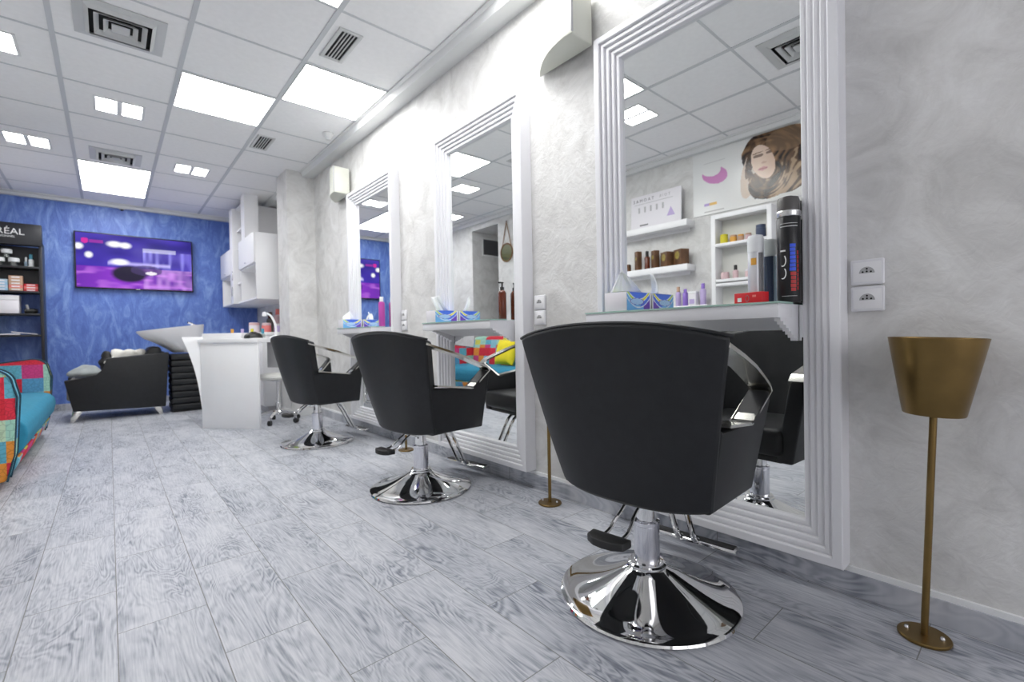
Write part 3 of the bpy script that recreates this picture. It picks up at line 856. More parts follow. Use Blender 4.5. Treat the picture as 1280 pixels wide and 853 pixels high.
def wall_board(y0, y1, z, label, name='wall_shelf', d=.16, th=.062):
    t = thing(name, label, 'shelf', (LX, (y0 + y1) / 2, z), 0, 'white shelves on the left wall')
    MB().box(.0005, d, (y0 - y1) / 2, (y1 - y0) / 2, -th, 0, .002).build('board', 'white', t)
    MB().box(.0005, .01, (y0 - y1) / 2 + .05, (y1 - y0) / 2 - .05, -th - .03, -th, .001).build('rail', 'white', t)
wall_board(2.285, 3.35, 1.918, 'upper white shelf on left wall carrying the white notice')
wall_board(2.285, 3.35, 1.484, 'middle white shelf on left wall carrying the brown cartons')
wall_board(2.10, 3.35, 1.075, 'lower white shelf on left wall carrying the purple bottles')

t = thing('notice_board', 'white notice panel with grey heading leaning on the upper left shelf', 'sign', (LX + .10, 2.66, 1.918), 0)
MB().box(0, .012, -.29, .29, 0, .352, .001, rot=Matrix.Rotation(-.05, 3, 'Y')).build('panel', 'card', t)
nx = .0145
text('T A O M A E', .046, 'inkg', (nx - .0165, .14, .300), (0, 1, 0), (0, 0, 1), t, 'heading', align='CENTER')
text('T O I R', .040, 'greyp', (nx - .0165, -.11, .302), (0, 1, 0), (0, 0, 1), t, 'heading', align='CENTER')
b = MB(); b.box(nx - .0155, nx - .014, -.20, .25, .262, .266); b.build('rule', 'greyp', t)
b = MB(); b.prism([(-.24, .05), (-.12, .05), (-.18, .17)], 'x', nx - .008, nx - .0065); b.build('lilac_picture', 'lilac', t)
b = MB()
for k in range(5): b.box(nx - .0125, nx - .011, .20 - k * .07 - .02, .20 - k * .07, .16, .23)
b.build('picture_row', 'greyp', t)
b = MB(); b.box(nx - .0052, nx - .0036, .08, .18, .030, .045); b.build('caption', 'inkg', t)

# cubby cabinet
t = thing('display_cabinet', 'white open cubby cabinet under the poster, seen in the mirror', 'cabinet', (LX, 1.79, .90))
y0, y1, D = -.262, .262, .15
b = MB(); b.box(.0005, D, y0, y0 + .038, 0, .995, .001); b.box(.0005, D, y1 - .038, y1, 0, .995, .001); b.build('side_panel', 'white', t)
MB().box(.0005, D, y0 + .038, y1 - .038, .955, .995, .001).build('top_panel', 'white', t)
MB().box(.0005, .008, y0 + .038, y1 - .038, 0, .955).build('back_panel', 'offwhite', t)
for z in (.0, .335, .372, .700):
    MB().box(.0085, D - .004, y0 + .038, y1 - .038, z, z + .026, .001).build('shelf_board', 'white', t)

def carton(label, y, z, w, d, h, m1, m2, group, x=None, rz=0):
    t = thing('carton', label, 'box', (x if x else LX + .105, y, z), rz, group); t.scale = (1.12, 1.12, 1.22)
    MB().box(-d, d, -w, w, 0, h, .0015).build('carton', m1, t)
    MB().lathe([(w * .62, 0), (w * .62, .0012)], 16, (d, 0, h * .62), Matrix.Rotation(PI / 2, 3, 'Y')).build('print', m2, t)
    return t
S2 = 1.484
carton('small dark carton at the far end of the middle left shelf', 3.00, S2, .022, .02, .065, 'brownbox', 'amber', 'brown cartons on the middle left shelf')
carton('tall narrow brown carton beside the dropper bottle', 2.87, S2, .026, .024, .165, 'brownbox', 'gold', 'brown cartons on the middle left shelf', rz=.5)
carton('tall brown carton with olive print, right behind the dropper bottle', 2.665, S2, .030, .026, .150, 'brownbox', 'gold', 'brown cartons on the middle left shelf', rz=.5)
carton('cube shaped brown carton with olive print in the middle of the shelf', 2.525, S2, .048, .042, .120, 'brownbox', 'gold', 'brown cartons on the middle left shelf', rz=.45)
carton('cube shaped brown carton at the near end of the middle left shelf', 2.375, S2, .052, .042, .125, 'brownbox', 'gold', 'brown cartons on the middle left shelf', rz=.45)
bottle('dropper_bottle', 'amber dropper bottle standing among the brown cartons', 'bottle', (LX + .115, 2.755, S2), .028, .135, 'amber', 'blackp', .055, shoulder=.8)
S3 = 1.075
bottle('bottle', 'bright purple bottle on the lower left shelf', 'bottle', (LX + .12, 2.33, S3), .026, .135, 'purple', 'purple', .03, 'purple products on the lower left shelf')
bottle('bottle', 'tan capped lilac bottle on the lower left shelf', 'bottle', (LX + .10, 2.415, S3), .026, .145, 'lilac', 'tan', .05, 'purple products on the lower left shelf')
bottle('bottle', 'tall lilac bottle with purple cap at near end of lower left shelf', 'bottle', (LX + .11, 2.155, S3), .028, .155, 'lilac', 'purple', .05, 'purple products on the lower left shelf')
t = thing('jar', 'white jar with lilac label between the purple bottles', 'jar', (LX + .12, 2.245, S3), 0, 'purple products on the lower left shelf')
MB().box(-.035, .035, -.04, .04, 0, .115, .006).build('body', 'card', t)
MB().box(.0352, .036, -.025, .025, .015, .06).build('label', 'lilac', t)
MB().box(-.036, .036, -.041, .041, .1155, .135, .004).build('lid', 'white', t)
def jar(label, y, z, r, h, m1, m2, x=LX + .095):
    t = thing('jar', label, 'jar', (x, y, z), 0, 'small jars in the cubby cabinet')
    MB().lathe([(r * .9, 0), (r, .004), (r, h * .72), (r * .9, h * .75)], 20).build('body', m1, t)
    MB().lathe([(r * .95, h * .75), (r * .95, h * .98), (r * .8, h)], 20).build('lid', m2, t)
C2, C1 = .90 + .7262, .90 + .3982
jar('yellow jar in the top of the cubby cabinet', 1.955, C2, .034, .085, 'yel', 'yel')
jar('orange jar beside the yellow jar in the cubby cabinet', 1.87, C2, .030, .065, 'orange', 'tan')
jar('tan jar third from the far side of the cubby cabinet', 1.805, C2, .026, .06, 'tan', 'orange')
jar('peach jar fourth from the far side of the cubby cabinet', 1.74, C2, .026, .06, 'palepink', 'tan')
jar('large dark blue jar at the near side of the cubby cabinet', 1.635, C2, .040, .115, 'bluecan', 'bluecan')
jar('pale pink round jar on the lower board of the cubby cabinet', 1.95, C1, .036, .065, 'palepink', 'palepink')
jar('pale pink jar half hidden behind the silver can reflection', 1.74, C1, .03, .07, 'palepink', 'card')
bottle('bottle', 'small dark perfume bottle on the lower board of the cubby cabinet', 'bottle', (LX + .095, 1.855, C1), .024, .075, 'palepink', 'blackp', .045)

# hanging round mirror further along
t = thing('strap_mirror', 'small round mirror hanging by a brown strap, seen in the middle mirror', 'mirror', (LX, 5.14, 2.02))
RX = Matrix.Rotation(PI / 2, 3, 'Y')
MB().lathe([(.125, 0), (.125, .012)], 40, (.004, 0, 0), RX).build('disc', 'gold', t)
b = MB(); b.tube([(.018, .128 * math.cos(k * PI / 20), .128 * math.sin(k * PI / 20)) for k in range(41)], .010, 8); b.build('rim', 'strap', t)
MB().lathe([(.117, 0), (.117, .002)], 40, (.0165, 0, 0), RX).build('glass', 'clear', t)
for s in (-1, 1):
    b = MB(); b.band([(.012, s * .118, .05), (.010, s * .004, .46)], [(0, -s * .016, 0)] * 2, [(.003, 0, 0)] * 2); b.build('strap', 'strap', t)
MB().lathe([(.009, 0), (.009, .02)], 12, (.0005, 0, .452), RX).build('peg', 'steel', t)
# vent in passage
t = thing('wall_vent', 'dark grey return air vent high in the passage, seen in the middle mirror', 'vent', (-1.42, OY1, 2.26))
MB().box(-.20, .20, -.006, -.001, -.125, .125).build('backing', 'dark', t)
b = MB()
for a in ((-.225, -.20, -.15, .15), (.20, .225, -.15, .15), (-.20, .20, .125, .15), (-.20, .20, -.15, -.125)): b.box(a[0], a[1], -.012, 0, a[2], a[3], .001)
b.build('frame', 'cornice', t)
b = MB()
for k in range(11): b.box(-.20, .20, -.010, -.0062, -.118 + k * .0225, -.109 + k * .0225)
b.build('slats', 'inkg', t)

# ------------------------------------------------------------------ patchwork sofa
t = thing('sofa', 'patchwork fabric sofa with teal seat at the left edge', 'sofa', (LX + .02, 3.78, 0))
SL = 2.15; FX = .565         # length; arm front relative to the back
def arm_pts(fx):
    p = [(.0, .045), (.0, .62)]
    for k in range(8):
        a = PI / 2 * k / 7
        p.append((fx - .10 + .10 * math.sin(a), .60 + .085 * math.cos(a)))
    p += [(fx + .018, .52), (fx + .012, .42), (fx + .0, .20), (fx - .03, .055)]
    return p
for y in (0, SL - .13):
    o = MB().prism(arm_pts(FX), 'y', y, y + .13, .02, 3).build('arm', 'patch', t, smooth=50)
    for yy in (y + .004, y + .126):
        pp = [(x + .002, yy, z + .002) for x, z in arm_pts(FX)[1:]]
        MB().tube(pp, .005, 6).build('piping', 'piping', t)
def seat_pts():
    return [(.12, .20), (.12, .40), (.35, .405), (.50, .400), (.57, .385), (.605, .345), (.612, .29), (.595, .215), (.56, .175)]
MB().prism(seat_pts(), 'y', .132, SL - .132, .015, 3).build('seat_cushion', 'teal', t, smooth=60)
MB().prism([(.02, .06), (.02, .20), (.10, .20), (.555, .172), (.575, .165), (.555, .10), (.52, .06)], 'y', .132, SL - .132, .01, 2).build('base', 'patch', t, smooth=50)
MB().prism([(.005, .20), (.005, .78), (.05, .815), (.12, .79), (.16, .60), (.185, .40), (.115, .20)], 'y', .132, SL - .132, .02, 3).build('backrest', 'patch', t, smooth=50)
for y in (.06, SL - .12):
    for x in (.06, .44): MB().lathe([(.018, 0), (.024, .05)], 14, (x, y + .03, 0)).build('leg', 'blackp', t)
def sq(p):
    e = (abs(p.x) / .22) ** 3
    return Vector((p.x * (1 + .10 * (abs(p.z) / .18)), p.y, p.z * (1 + .10 * (abs(p.x) / .22))))
t = thing('cushion', 'yellow square cushion on the patchwork sofa, seen in the middle mirror', 'cushion', (LX + .30, 4.86, .588), 0)
b = MB(); n = 16; gr = []
for sgn in (1, -1):
    rows = []
    for j in range(n + 1):
        row = []
        for i in range(n + 1):
            u, v = i / n * 2 - 1, j / n * 2 - 1
            d = sgn * .075 * max(0, (1 - u ** 4) * (1 - v ** 4)) ** .6
            k = 1 - .06 * (1 - u * u) * abs(v) ** 2 - 0; l = 1 - .06 * (1 - v * v) * abs(u) ** 2
            row.append(b.bm.verts.new((d, u * .19 * l, v * .18 * k)))
        rows.append(row)
    for a, c in zip(rows, rows[1:]):
        for i in range(n): b.bm.faces.new([a[i], a[i + 1], c[i + 1], c[i]])
bmesh.ops.remove_doubles(b.bm, verts=b.bm.verts, dist=1e-5)
for v in b.bm.verts: v.co = Matrix.Rotation(-.30, 3, 'Y') @ v.co
b.build('cover', 'yellow', t, smooth=60)
MB().tube([(math.sin(.0) - .001, -.186, -.172), (0, -.17, 0), (0.0, -.186, .172)], .003, 6).build('edge_piping', 'yellow', t) if False else None

# ------------------------------------------------------------------ black display bookcase
t = thing('display_bookcase', 'black display shelving with brand header against the blue wall', 'bookcase', (-.775, BY - .30, 0))
x0, x1 = -.215, .215
for x in (x0, x1 - .03): MB().box(x, x + .03, 0, .27, 0, 1.99, .001).build('side_panel', 'bkcase', t)
MB().box(x0 + .03, x1 - .03, .258, .27, 1.42, 1.96).build('back_panel', 'bkcase', t)
MB().box(x0, x1, -.012, .10, 1.945, 2.185, .002).build('header', 'bkcase', t)
SHZ = [1.705, 1.425, 1.170, .928, .45]
for z in SHZ: MB().box(x0 + .031, x1 - .031, 0, .257, z - .022, z, .001).build('shelf_board', 'bkcase', t)
text("L'ORÉAL", .098, 'inkw', (-.105, -.0125, 2.085), (1, 0, 0), (0, 0, 1), t, 'brand_lettering', align='CENTER')
text('PROFESSIONNEL', .030, 'inkw', (-.105, -.0125, 2.030), (1, 0, 0), (0, 0, 1), t, 'brand_line', align='CENTER')
bx, by = -.775, BY - .30
def white_jar(x, z, label, s=1.0):
    q = thing('product_jar', label, 'jar', (bx + x, by + .09, z), 0, 'white capped jars on the black bookcase')
    MB().lathe([(.030 * s, 0), (.034 * s, .005), (.034 * s, .045 * s), (.03 * s, .05 * s)], 20).build('body', 'clear', q)
    MB().lathe([(.044 * s, .05 * s), (.046 * s, .055 * s), (.046 * s, .088 * s), (.040 * s, .095 * s)], 20).build('lid', 'cap', q)
Z = SHZ[0]
white_jar(-.135, Z, 'white lidded jar at left of the bookcase top shelf, lower row')
white_jar(-.020, Z, 'white lidded jar at centre of the bookcase top shelf, lower row')
white_jar(-.075, Z + .096, 'white lidded jar stacked on top of the other two jars', 1.0)
bottle('product_bottle', 'pale bottle at the right end of the bookcase top shelf', 'bottle', (bx + .115, by + .10, Z), .024, .095, 'cap', 'tealp', .055, 'bottles on the black bookcase', shoulder=.6)
bottle('product_bottle', 'slim grey bottle in front of the pale bottle on the top shelf', 'bottle', (bx + .072, by + .14, Z), .018, .07, 'skycan', 'cap', .05, 'bottles on the black bookcase', shoulder=.6)
def stack(x, z, cols, w, h, what, group):
    for k, c in enumerate(cols):
        q = thing('product_carton', what % ('lowest', 'second', 'third', 'fourth', 'top')[k if k < len(cols) - 1 else 4], 'box', (bx + x, by + .10, z + k * (h + .0006)), 0, group)
        MB().box(-w, w, -.05, .05, 0, h, .001).build('carton', c, q)
        MB().box(-w * .6, w * .6, -.0508, -.050, h * .3, h * .7).build('label', 'card', q)
Z = SHZ[1]
stack(-.125, Z, ['bluebox', 'skycan', 'bluebox', 'skycan'], .055, .032, '%s pale blue carton in the stack at left on the second shelf', 'cartons on the black bookcase')
stack(-.008, Z, ['tan', 'coral', 'tan', 'tan', 'tan'], .055, .034, '%s tan carton in the middle stack on the second shelf', 'cartons on the black bookcase')
stack(.112, Z, ['red', 'coral', 'red'], .058, .028, '%s red carton in the right stack on the second shelf', 'cartons on the black bookcase')
q = thing('storage_box', 'white lidded box on the third shelf of the black bookcase', 'box', (bx - .08, by + .12, SHZ[2]))
MB().box(-.095, .095, -.09, .09, 0, .15, .002).build('box', 'card', q); MB().box(-.098, .098, -.093, .093, .151, .205, .003).build('lid', 'white', q)
q = thing('hair_dryer', 'small dark hair dryer lying on the third shelf of the black bookcase', 'hair dryer', (bx + .10, by + .10, SHZ[2]), .2)
MB().lathe([(.026, -.05), (.030, -.02), (.030, .03), (.022, .055)], 20, (0, 0, .031), Matrix.Rotation(PI / 2, 3, 'Y')).build('barrel', 'blackp', q)
MB().tube([(-.02, 0, .03), (-.025, -.02, .06), (-.035, -.03, .10)], .012, 10).build('handle', 'greyp', q)
q = thing('brochure', 'white brochure lying at left on the fourth shelf of the bookcase', 'brochure', (bx - .09, by + .10, SHZ[3]), .1, 'brochures on the black bookcase')
MB().box(-.085, .10, -.07, .07, 0, .012, .001).build('pages', 'card', q); MB().box(-.086, .101, -.071, .071, .0122, .014).build('cover', 'white', q)
q = thing('brochure', 'white brochure tilted over the other on the fourth shelf', 'brochure', (bx + .045, by + .12, SHZ[3]), .1, 'brochures on the black bookcase')
rt = Matrix.Rotation(.14, 3, 'Y')
b = MB(); b.box(-.11, .10, -.06, .06, .0145, .022, .001, rot=rt); b.build('pages', 'card', q)
b = MB(); b.box(-.111, .101, -.061, .061, .0222, .0235, rot=rt); b.build('cover', 'white', q)

# ------------------------------------------------------------------ television
def tv_print(u, v):
    c = mixc((.035, .012, .36), (.012, .008, .14), v)
    if v < .40:
        c = mixc((.22, .03, .50), (.07, .012, .26), abs(u - .35) * 1.6); c = mixc(c, (.55, .18, .75), max(0, vnoise(u * 10, v * 22) - .55) * 1.8)
        if u > .55: c = mixc(c, (.62, .34, .80), vnoise(u * 26, v * 7) * .6)
    else:
        if u > .55 and v < .75: c = mixc(c, (.32, .30, .85), max(0, vnoise(u * 34, v * 3) - .35) * 1.5)
        c = mixc(c, (.10, .06, .60), vnoise(u * 6, v * 6) * .6)
    if v > .42 and v < .52 and .25 < u < .8: c = mixc(c, (.55, .5, .95), max(0, 1 - abs(v - .47) / .05) * .8)
    d = ell(u, v, .43, .28, .17, .18)
    if d < 1: c = mixc((.012, .008, .03), c, max(0, d - .75) * 4)
    if ell(u, v, .58, .36, .14, .10) < 1: c = mixc(c, (.05, .03, .12), .7)
    if ell(u, v, .62, .31, .05, .035) < 1: c = (.75, .70, .78)
    for cx_, cy_, rx_ in ((.31, .83, .05), (.40, .82, .04), (.10, .60, .025), (.35, .50, .06), (.02, .75, .03)):
        d = ell(u, v, cx_, cy_, rx_, .045)
        if d < 1.6: c = mixc((1, 1, 1), c, max(0, d - .6))
    if .55 < u < .85 and .72 < v < .80: c = mixc(c, (.55, .55, .8), .6)
    if ell(u, v, .07, .86, .03, .05) < 1: c = (.55, .02, .30)
    if .10 < u < .22 and .83 < v < .88: c = mixc(c, (.40, .03, .35), .6)
    return c
t = thing('television', 'flat television on the blue wall showing a purple night street scene', 'television', (.305, BY, 1.505))
MB().box(-.605, .605, -.055, -.020, .0, .705, .004).build('bezel', 'blackp', t)
MB().box(-.25, .25, -.020, 0, .15, .50).build('wall_mount', 'blackp', t)
paint('screen', vcol('tv_screen', .12, emission=0.95, spec=.12), (-.590, -.0562, .016), (1.18, 0, 0), (0, 0, .675), 150, 90, tv_print, t)
MB().box(-.02, .02, -.057, -.0552, .003, .010).build('badge', 'steel', t)

# ------------------------------------------------------------------ shampoo unit
t = thing('shampoo_chair', 'black shampoo chair with splayed silver feet in front of the blue wall', 'chair', (0, 6.60, 0))
side = [(-.358, .436), (-.10, .470), (-.055, .52), (-.030, .64), (-.012, .655), (.515, .700), (.475, .085), (-.295, .112)]
for y in (-.03, .56): MB().prism(side, 'y', y, y + .085, .012, 3).build('arm', 'black', t, smooth=40)
MB().prism([(-.345, .22), (-.345, .40), (-.31, .45), (.30, .42), (.30, .22)], 'y', .056, .559, .02, 3).build('seat', 'taupe', t, smooth=50)
MB().prism([(.30, .30), (.22, .48), (.33, .74), (.36, .765), (.44, .765), (.46, .70), (.42, .30)], 'y', .056, .559, .025, 3).build('backrest', 'black', t, smooth=50)
MB().box(-.25, .42, .056, .559, .10, .22).build('seat_base', 'blackp', t)
for x, s in ((-.27, -1), (.40, 1)):
    for y in (.012, .60):
        MB().poly([(x + s * -.06, y - .02, .13), (x + s * .03, y - .02, .13), (x + s * .05, y - .02, 0), (x + s * .015, y - .02, 0)], [(x + s * -.06, y + .02, .13), (x + s * .03, y + .02, .13), (x + s * .05, y + .02, 0), (x + s * .015, y + .02, 0)], .003).build('foot', 'brushed', t)
t = thing('wash_basin', 'white tilted hair washing basin on a black ribbed pedestal', 'basin', (.665, 6.80, .0))
b = MB(); n = 28; rows = []
def bowl(k, a, inset):
    # side profile in x, elliptical across
    u = k
    cx = lerp(-.13, .0, u); ax = lerp(.07, .0, 0)
    return None
secs = [  # (x centre, half x, half y, z, tilt)
    (.015, .11, .12, .665, 0.0), (.0, .16, .16, .72, 0.02), (-.03, .23, .215, .80, .06), (-.075, .29, .255, .88, .12), (-.105, .325, .275, .945, .10), (-.105, .325, .275, .960, .10),
    (-.10, .30, .25, .955, .10), (-.06, .24, .21, .88, .08), (-.02, .16, .15, .80, .05), (0, .06, .06, .77, 0)]
for cx, hx, hy, z, tl in secs:
    rows.append([b.bm.verts.new((cx + hx * math.cos(2 * PI * i / n), hy * math.sin(2 * PI * i / n), z + .022 + tl * hx * math.cos(2 * PI * i / n) * 1.3)) for i in range(n)])
for a, c in zip(rows, rows[1:]):
    for i in range(n): b.bm.faces.new([a[i], a[(i + 1) % n], c[(i + 1) % n], c[i]])
b.bm.faces.new(rows[0]); b.bm.faces.new(rows[-1])
b.build('bowl', 'white', t, smooth=50)
b = MB()
for k in range(9): b.box(-.135, .22, -.20, .17, .021 + k * .0725, .021 + k * .0725 + .0715, .018, 3)
b.build('pedestal', 'black', t, smooth=40)
MB().box(-.12, .20, -.18, .15, 0, .02).build('foot', 'blackp', t)
MB().tube([(.12, .05, .985), (.12, .05, 1.03), (.06, .02, 1.045)], .010, 10, 1).build('tap', 'chrome', t)
MB().box(.08, .12, -.13, -.05, .975, 1.02, .006).build('mixer', 'white', t)
# laundry on the chair
def heap(c, rx, ry, rz, seed):
    def f(p):
        k = 1 + .22 * math.sin(p.x * 31 + seed) * math.cos(p.y * 27 + seed * 2) + .12 * math.sin(p.z * 60 + seed)
        q = p * k; q.z = max(q.z, -rz * .45); return q
    return MB().ball(c, rx, ry, rz, 36, 20, f)
t = thing('towel', 'crumpled white towel heaped on the black shampoo chair', 'towel', (.11, 6.86, .452))
heap((0.05, 0, .145), .19, .15, .13, 1.3).build('folds', 'white_cloth', t, smooth=80)
heap((-.02, -.03, .080), .12, .13, .09, 4.3).build('edge', 'white_cloth', t, smooth=80)
t = thing('towel', 'grey towel lying at the front of the black shampoo chair', 'towel', (-.225, 6.85, .447))
heap((.03, 0, .05), .12, .13, .08, 2.1).build('folds', 'grey_cloth', t, smooth=80)
t = thing('bag', 'small dark bag behind the white towel on the shampoo chair', 'bag', (-.03, 7.06, .44))
heap((0, 0, .14), .07, .06, .12, .4).build('body', 'blackp', t, smooth=80)
MB().tube([(-.04, 0, .22), (-.02, 0, .28), (.02, 0, .28), (.04, 0, .22)], .006, 8, 2).build('handle', 'blackp', t)

# ------------------------------------------------------------------ white manicure desk
DA, DB = Vector((.645, 5.20)), Vector((1.030, 4.75))
e1 = (DB - DA).normalized(); e2 = Vector((-e1.y, e1.x))           # e2 points away from the camera
ang = math.atan2(e1.y, e1.x); DW = (DB - DA).length
t = thing('manicure_desk', 'white desk with a solid end panel and curved leg', 'desk', (DA.x, DA.y, 0), ang)
MB().box(0, DW, 0, .022, 0, .795, .001).build('end_panel', 'white', t)
MB().box(-.02, DW + .005, -.012, .50, .796, .838, .004).build('top', 'white', t)
MB().box(DW - .20, DW + .003, .40, .42, .54, .7955).build('modesty_panel', 'greyp', t)
cur = [(0.02, .0), (-.02, .0)]
for k in range(1, 11):
    a = k / 10; cur.append((-.02 - .035 * a - .125 * a ** 2.6, .838 * a + .02 * a))
cur += [(.02, .858)]
pa = [Vector((p[0] * .66 + .01, .030 + p[0] * .70, p[1])) for p in cur]
MB().poly(pa, [p + Vector((.03, .05, 0)) for p in pa], .002).build('curved_leg', 'white', t, smooth=40)
def desk_pt(u, v): 
    p = DA + e1 * u + e2 * v; return (p.x, p.y)
t = thing('tray', 'white rounded tray on the desk', 'tray', (*desk_pt(.20, .12), .838), ang)
b = MB(); b.box(-.20, .205, -.09, .09, 0, .012, .003); b.build('base', 'white', t)
b = MB()
for a in ((-.205, .21, -.095, -.087), (-.205, .21, .087, .095), (-.205, -.197, -.087, .087), (.202, .21, -.087, .087)): b.box(*a, .0, .05, .003)
b.build('rim', 'white', t)
t = thing('hair_bowl', 'black rounded bowl upturned on the desk beside the tray', 'bowl', (*desk_pt(.505, .06), .838))
MB().lathe([(.078, 0), (.080, .006), (.072, .028), (.05, .046), (.03, .052)], 32).build('body', 'blackp', t)
MB().lathe([(.026, .0525), (.026, .058), (.022, .059)], 24).build('foot_ring', 'blackp', t)
t = thing('desk_lamp', 'white swan-neck lamp standing on the desk', 'lamp', (*desk_pt(.565, .30), .838))
MB().lathe([(.055, 0), (.055, .012), (.03, .02), (.012, .03)], 28).build('base', 'white', t)
MB().tube([(0, 0, .028), (0.002, 0, .10), (-.012, .01, .165), (-.04, .03, .225), (-.075, .05, .24)], .010, 12, 2).build('neck', 'white', t)
MB().lathe([(.012, .03), (.022, .0), (.020, -.012)], 18, (-.088, .058, .225)).build('head', 'white', t)
for k, (u, c, lb) in enumerate(((.13, 'orange', 'amber capped'), (.24, 'lilac', 'lilac capped'), (.345, 'yel', 'yellow capped'), (.46, 'tealp', 'teal capped'))):
    q = thing('nail_polish', lb + ' nail polish bottle standing behind the white tray', 'bottle', (*desk_pt(u, .25), .838), 0, 'nail polish bottles on the desk')
    MB().lathe([(.018, 0), (.020, .004), (.020, .035), (.010, .042)], 16).build('bottle', 'clear', q)
    MB().lathe([(.012, .0425), (.014, .085), (.011, .092)], 16).build('cap', c, q)
t = thing('towel', 'lime green towel hanging at the back of the desk', 'towel', (*desk_pt(DW - .045, .39), .60), ang)
MB().box(-.04, .04, -.004, .004, .10, .19, .003).build('cloth', 'lime', t)
MB().box(-.042, .042, -.006, .006, .085, .0995, .004).build('hem', 'lime', t)

# stool
t = thing('rolling_stool', 'rolling stool with white round seat and chrome base beside the desk', 'stool', (1.255, 5.00, 0), .3)
MB().lathe([(.13, .425), (.165, .435), (.172, .455), (.165, .478), (.13, .487), (.02, .489)], 36).build('seat', 'offwhite', t)
MB().lathe([(.10, .415), (.12, .4245)], 24).build('seat_plate', 'chrome', t)
MB().lathe([(.014, .12), (.014, .415)], 16).build('piston', 'chrome', t)
MB().lathe([(.024, .075), (.024, .19), (.018, .2)], 18).build('hub', 'chrome', t)
for k in range(5):
    a = 2 * PI * k / 5; c, s = math.cos(a), math.sin(a)
    MB().tube([(.015 * c, .015 * s, .11), (.10 * c, .10 * s, .102), (.195 * c, .195 * s, .072)], [.017, .014, .011], 10).build('leg', 'chrome', t)
    cs = MB().tube([(.200 * c - .014 * s, .200 * s + .014 * c, .025), (.200 * c + .014 * s, .200 * s - .014 * c, .025)], .025, 16).build('caster', 'blackp', t)
    MB().lathe([(.007, .046), (.007, .075)], 8, (.200 * c, .200 * s, 0)).build('caster_stem', 'chrome', cs)

# ------------------------------------------------------------------ counter and wall cabinets beyond the column
t = thing('counter', 'white counter along the right wall beyond the column', 'counter', (WX, 6.7, 0))
MB().box(-.45, -.001, -1.05, 1.17, .87, .905, .003).build('worktop', 'white', t)
MB().box(-.43, -.001, -1.04, 1.16, .08, .869).build('carcass', 'white', t)
MB().box(-.40, -.001, -1.03, 1.15, 0, .08).build('plinth', 'greyp', t)
for k in range(4):
    d = MB().box(-.449, -.431, -1.035 + k * .55, -.495 + k * .55, .09, .86, .002).build('door', 'white', t)
    MB().box(-.458, -.4495, -.52 + k * .55, -.508 + k * .55, .60, .72, .002).build('handle', 'steel', d)
def counter_jar(x, y, r, h, m1, m2, label):
    q = thing('cosmetic_jar', label, 'jar', (x, y, .905), 0, 'cosmetic jars on the counter')
    MB().lathe([(r * .9, 0), (r, .005), (r, h * .7), (r * .94, h * .74)], 22).build('body', m1, q)
    MB().lathe([(r * .98, h * .74), (r * .98, h * .97), (r * .8, h)], 22).build('lid', m2, q)
counter_jar(1.335, 6.30, .060, .125, 'card', 'palepink', 'white and pink jar on the counter, left of the coral jar')
counter_jar(1.425, 6.12, .052, .115, 'coral', 'palepink', 'coral jar on the counter beneath the white cabinet')
counter_jar(1.535, 6.02, .048, .105, 'lilac', 'card', 'lilac jar on the counter beside the column')
bottle('cosmetic_bottle', 'tall pink bottle on the counter behind the lilac jar', 'bottle', (1.575, 6.20, .905), .045, .22, 'palepink', 'coral', .07, 'tall bottles on the counter')
bottle('cosmetic_bottle', 'tall red bottle on the counter behind the coral jar', 'bottle', (1.655, 6.38, .905), .045, .20, 'red', 'palepink', .09, 'tall bottles on the counter')
bottle('cosmetic_bottle', 'tall brown bottle at the back of the counter', 'bottle', (1.62, 6.75, .905), .045, .20, 'taupe', 'amber', .08, 'tall bottles on the counter')

CXF = 1.245
def wall_cab(y0, y1, z0, z1, zd, label):
    t = thing('wall_cabinet', label, 'cabinet', (WX, (y0 + y1) / 2, z0), 0, 'white wall cabinets beyond the column')
    f = CXF - WX; a, c = (y0 - y1) / 2, (y1 - y0) / 2; h = z1 - z0; hd = zd - z0
    for y in (a, c - .018): MB().box(f + .018, -.001, y, y + .018, 0, h, .001).build('side_panel', 'white', t)
    MB().box(f + .018, -.001, a + .0185, c - .0185, 0, .018).build('bottom_panel', 'white', t)
    MB().box(f + .018, -.001, a + .0185, c - .0185, h - .018, h).build('top_panel', 'white', t)
    MB().box(f + .018, -.001, a + .0185, c - .0185, hd - .018, hd).build('shelf_board', 'white', t)
    MB().box(-.012, -.001, a + .0185, c - .0185, .0185, h - .0185).build('back_panel', 'offwhite', t)
    d = MB().box(f, f + .0175, a, c, hd, h, .002).build('door', 'white', t)
    MB().box(f - .012, f - .0005, -.02, .02, .03 + hd, .04 + hd, .002).build('handle', 'steel', d)
wall_cab(5.82, 6.62, 1.285, 2.035, 1.695, 'white wall cabinet with open cubby, nearest the column')
wall_cab(7.16, 7.85, 1.300, 2.035, 1.70, 'white wall cabinet with open cubby, next to the blue wall')
t = thing('tall_cabinet', 'tall narrow white cabinet reaching the ceiling between the wall cabinets', 'cabinet', (WX, 6.89, 1.30))
f = CXF - WX
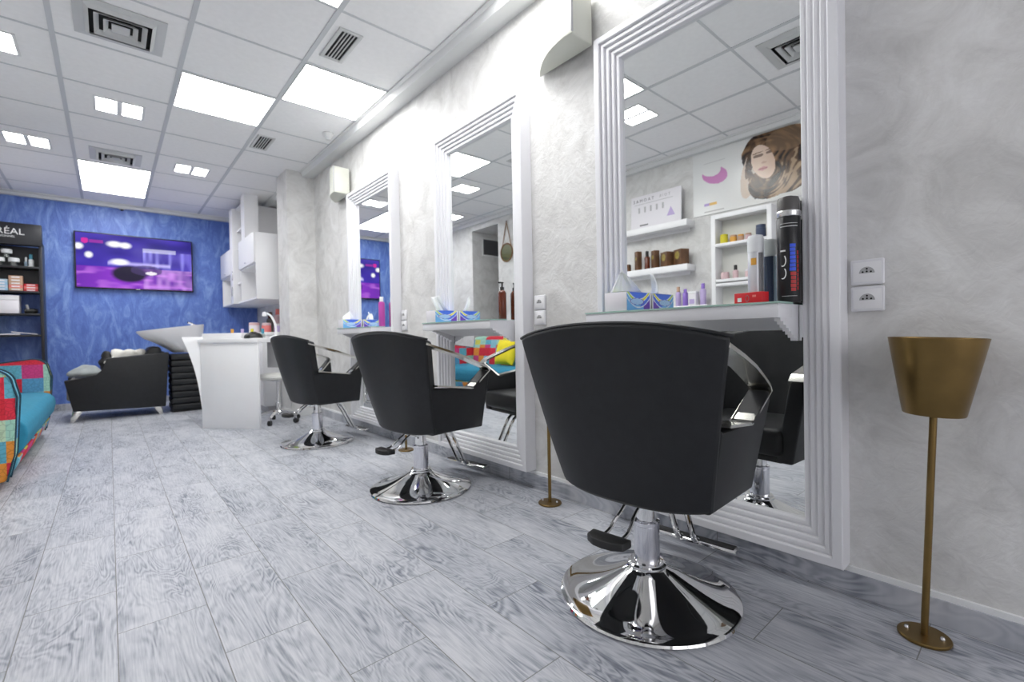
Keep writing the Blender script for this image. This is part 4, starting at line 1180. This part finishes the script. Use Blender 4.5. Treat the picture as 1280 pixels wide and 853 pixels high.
MB().box(f, -.001, .08, .262, 0, 1.24, .002).build('body', 'white', t)
for y in (-.262,): MB().box(f + .05, -.001, y, y + .018, 0, 1.24).build('side_panel', 'white', t)
for z in (0, .25, .70, .93, 1.222): MB().box(f + .05, -.001, -.243, .079, z, z + .018).build('shelf_board', 'white', t)
MB().box(-.015, -.001, -.243, .079, .019, 1.221).build('back_panel', 'dark', t)
MB().box(f - .012, f - .0005, .09, .10, .30, .42, .002).build('handle', 'steel', t)
MB().box(f - .012, f - .0005, .11, .15, .10, .22, .002).build('lock_plate', 'greyp', t)
struct(MB().box(1.275, 1.43, 6.40, 6.58, 2.036, CZ - .0).build('trim_6', 'white', smooth=0))

# ------------------------------------------------------------------ light, sky, camera
w = bpy.data.worlds.new('sky'); SC.world = w; w.use_nodes = True
nt = w.node_tree; bg = nt.nodes['Background']; bg.inputs['Color'].default_value = (.95, .955, 1.0, 1); bg.inputs['Strength'].default_value = 2.3

cam = bpy.data.cameras.new('camera'); co = bpy.data.objects.new('camera', cam); COL.objects.link(co)
FPX, yaw, pitch, roll = 581.083458, 0.714130654, -0.0125880455, -0.0185753779
cy, sy = math.cos(yaw), math.sin(yaw); cp, sp = math.cos(pitch), math.sin(pitch)
r0 = Vector((cy, -sy, 0)); fw = Vector((sy * cp, cy * cp, sp)); u0 = r0.cross(fw)
r1 = r0 * math.cos(roll) + u0 * math.sin(roll); u1 = u0 * math.cos(roll) - r0 * math.sin(roll)
mw = Matrix(((r1.x, u1.x, -fw.x, 0), (r1.y, u1.y, -fw.y, 0), (r1.z, u1.z, -fw.z, H), (0, 0, 0, 1)))
co.matrix_world = mw
cam.sensor_width = 36; cam.lens = FPX / 1280 * 36; cam.clip_start = .02; cam.clip_end = 100
cam.dof.use_dof = True; cam.dof.focus_distance = 1.5; cam.dof.aperture_fstop = 3.2
SC.camera = co
vs = SC.view_settings; vs.view_transform = 'Standard'; vs.look = 'None'; vs.exposure = 0.40; vs.gamma = 1.0; vs.use_curve_mapping = False
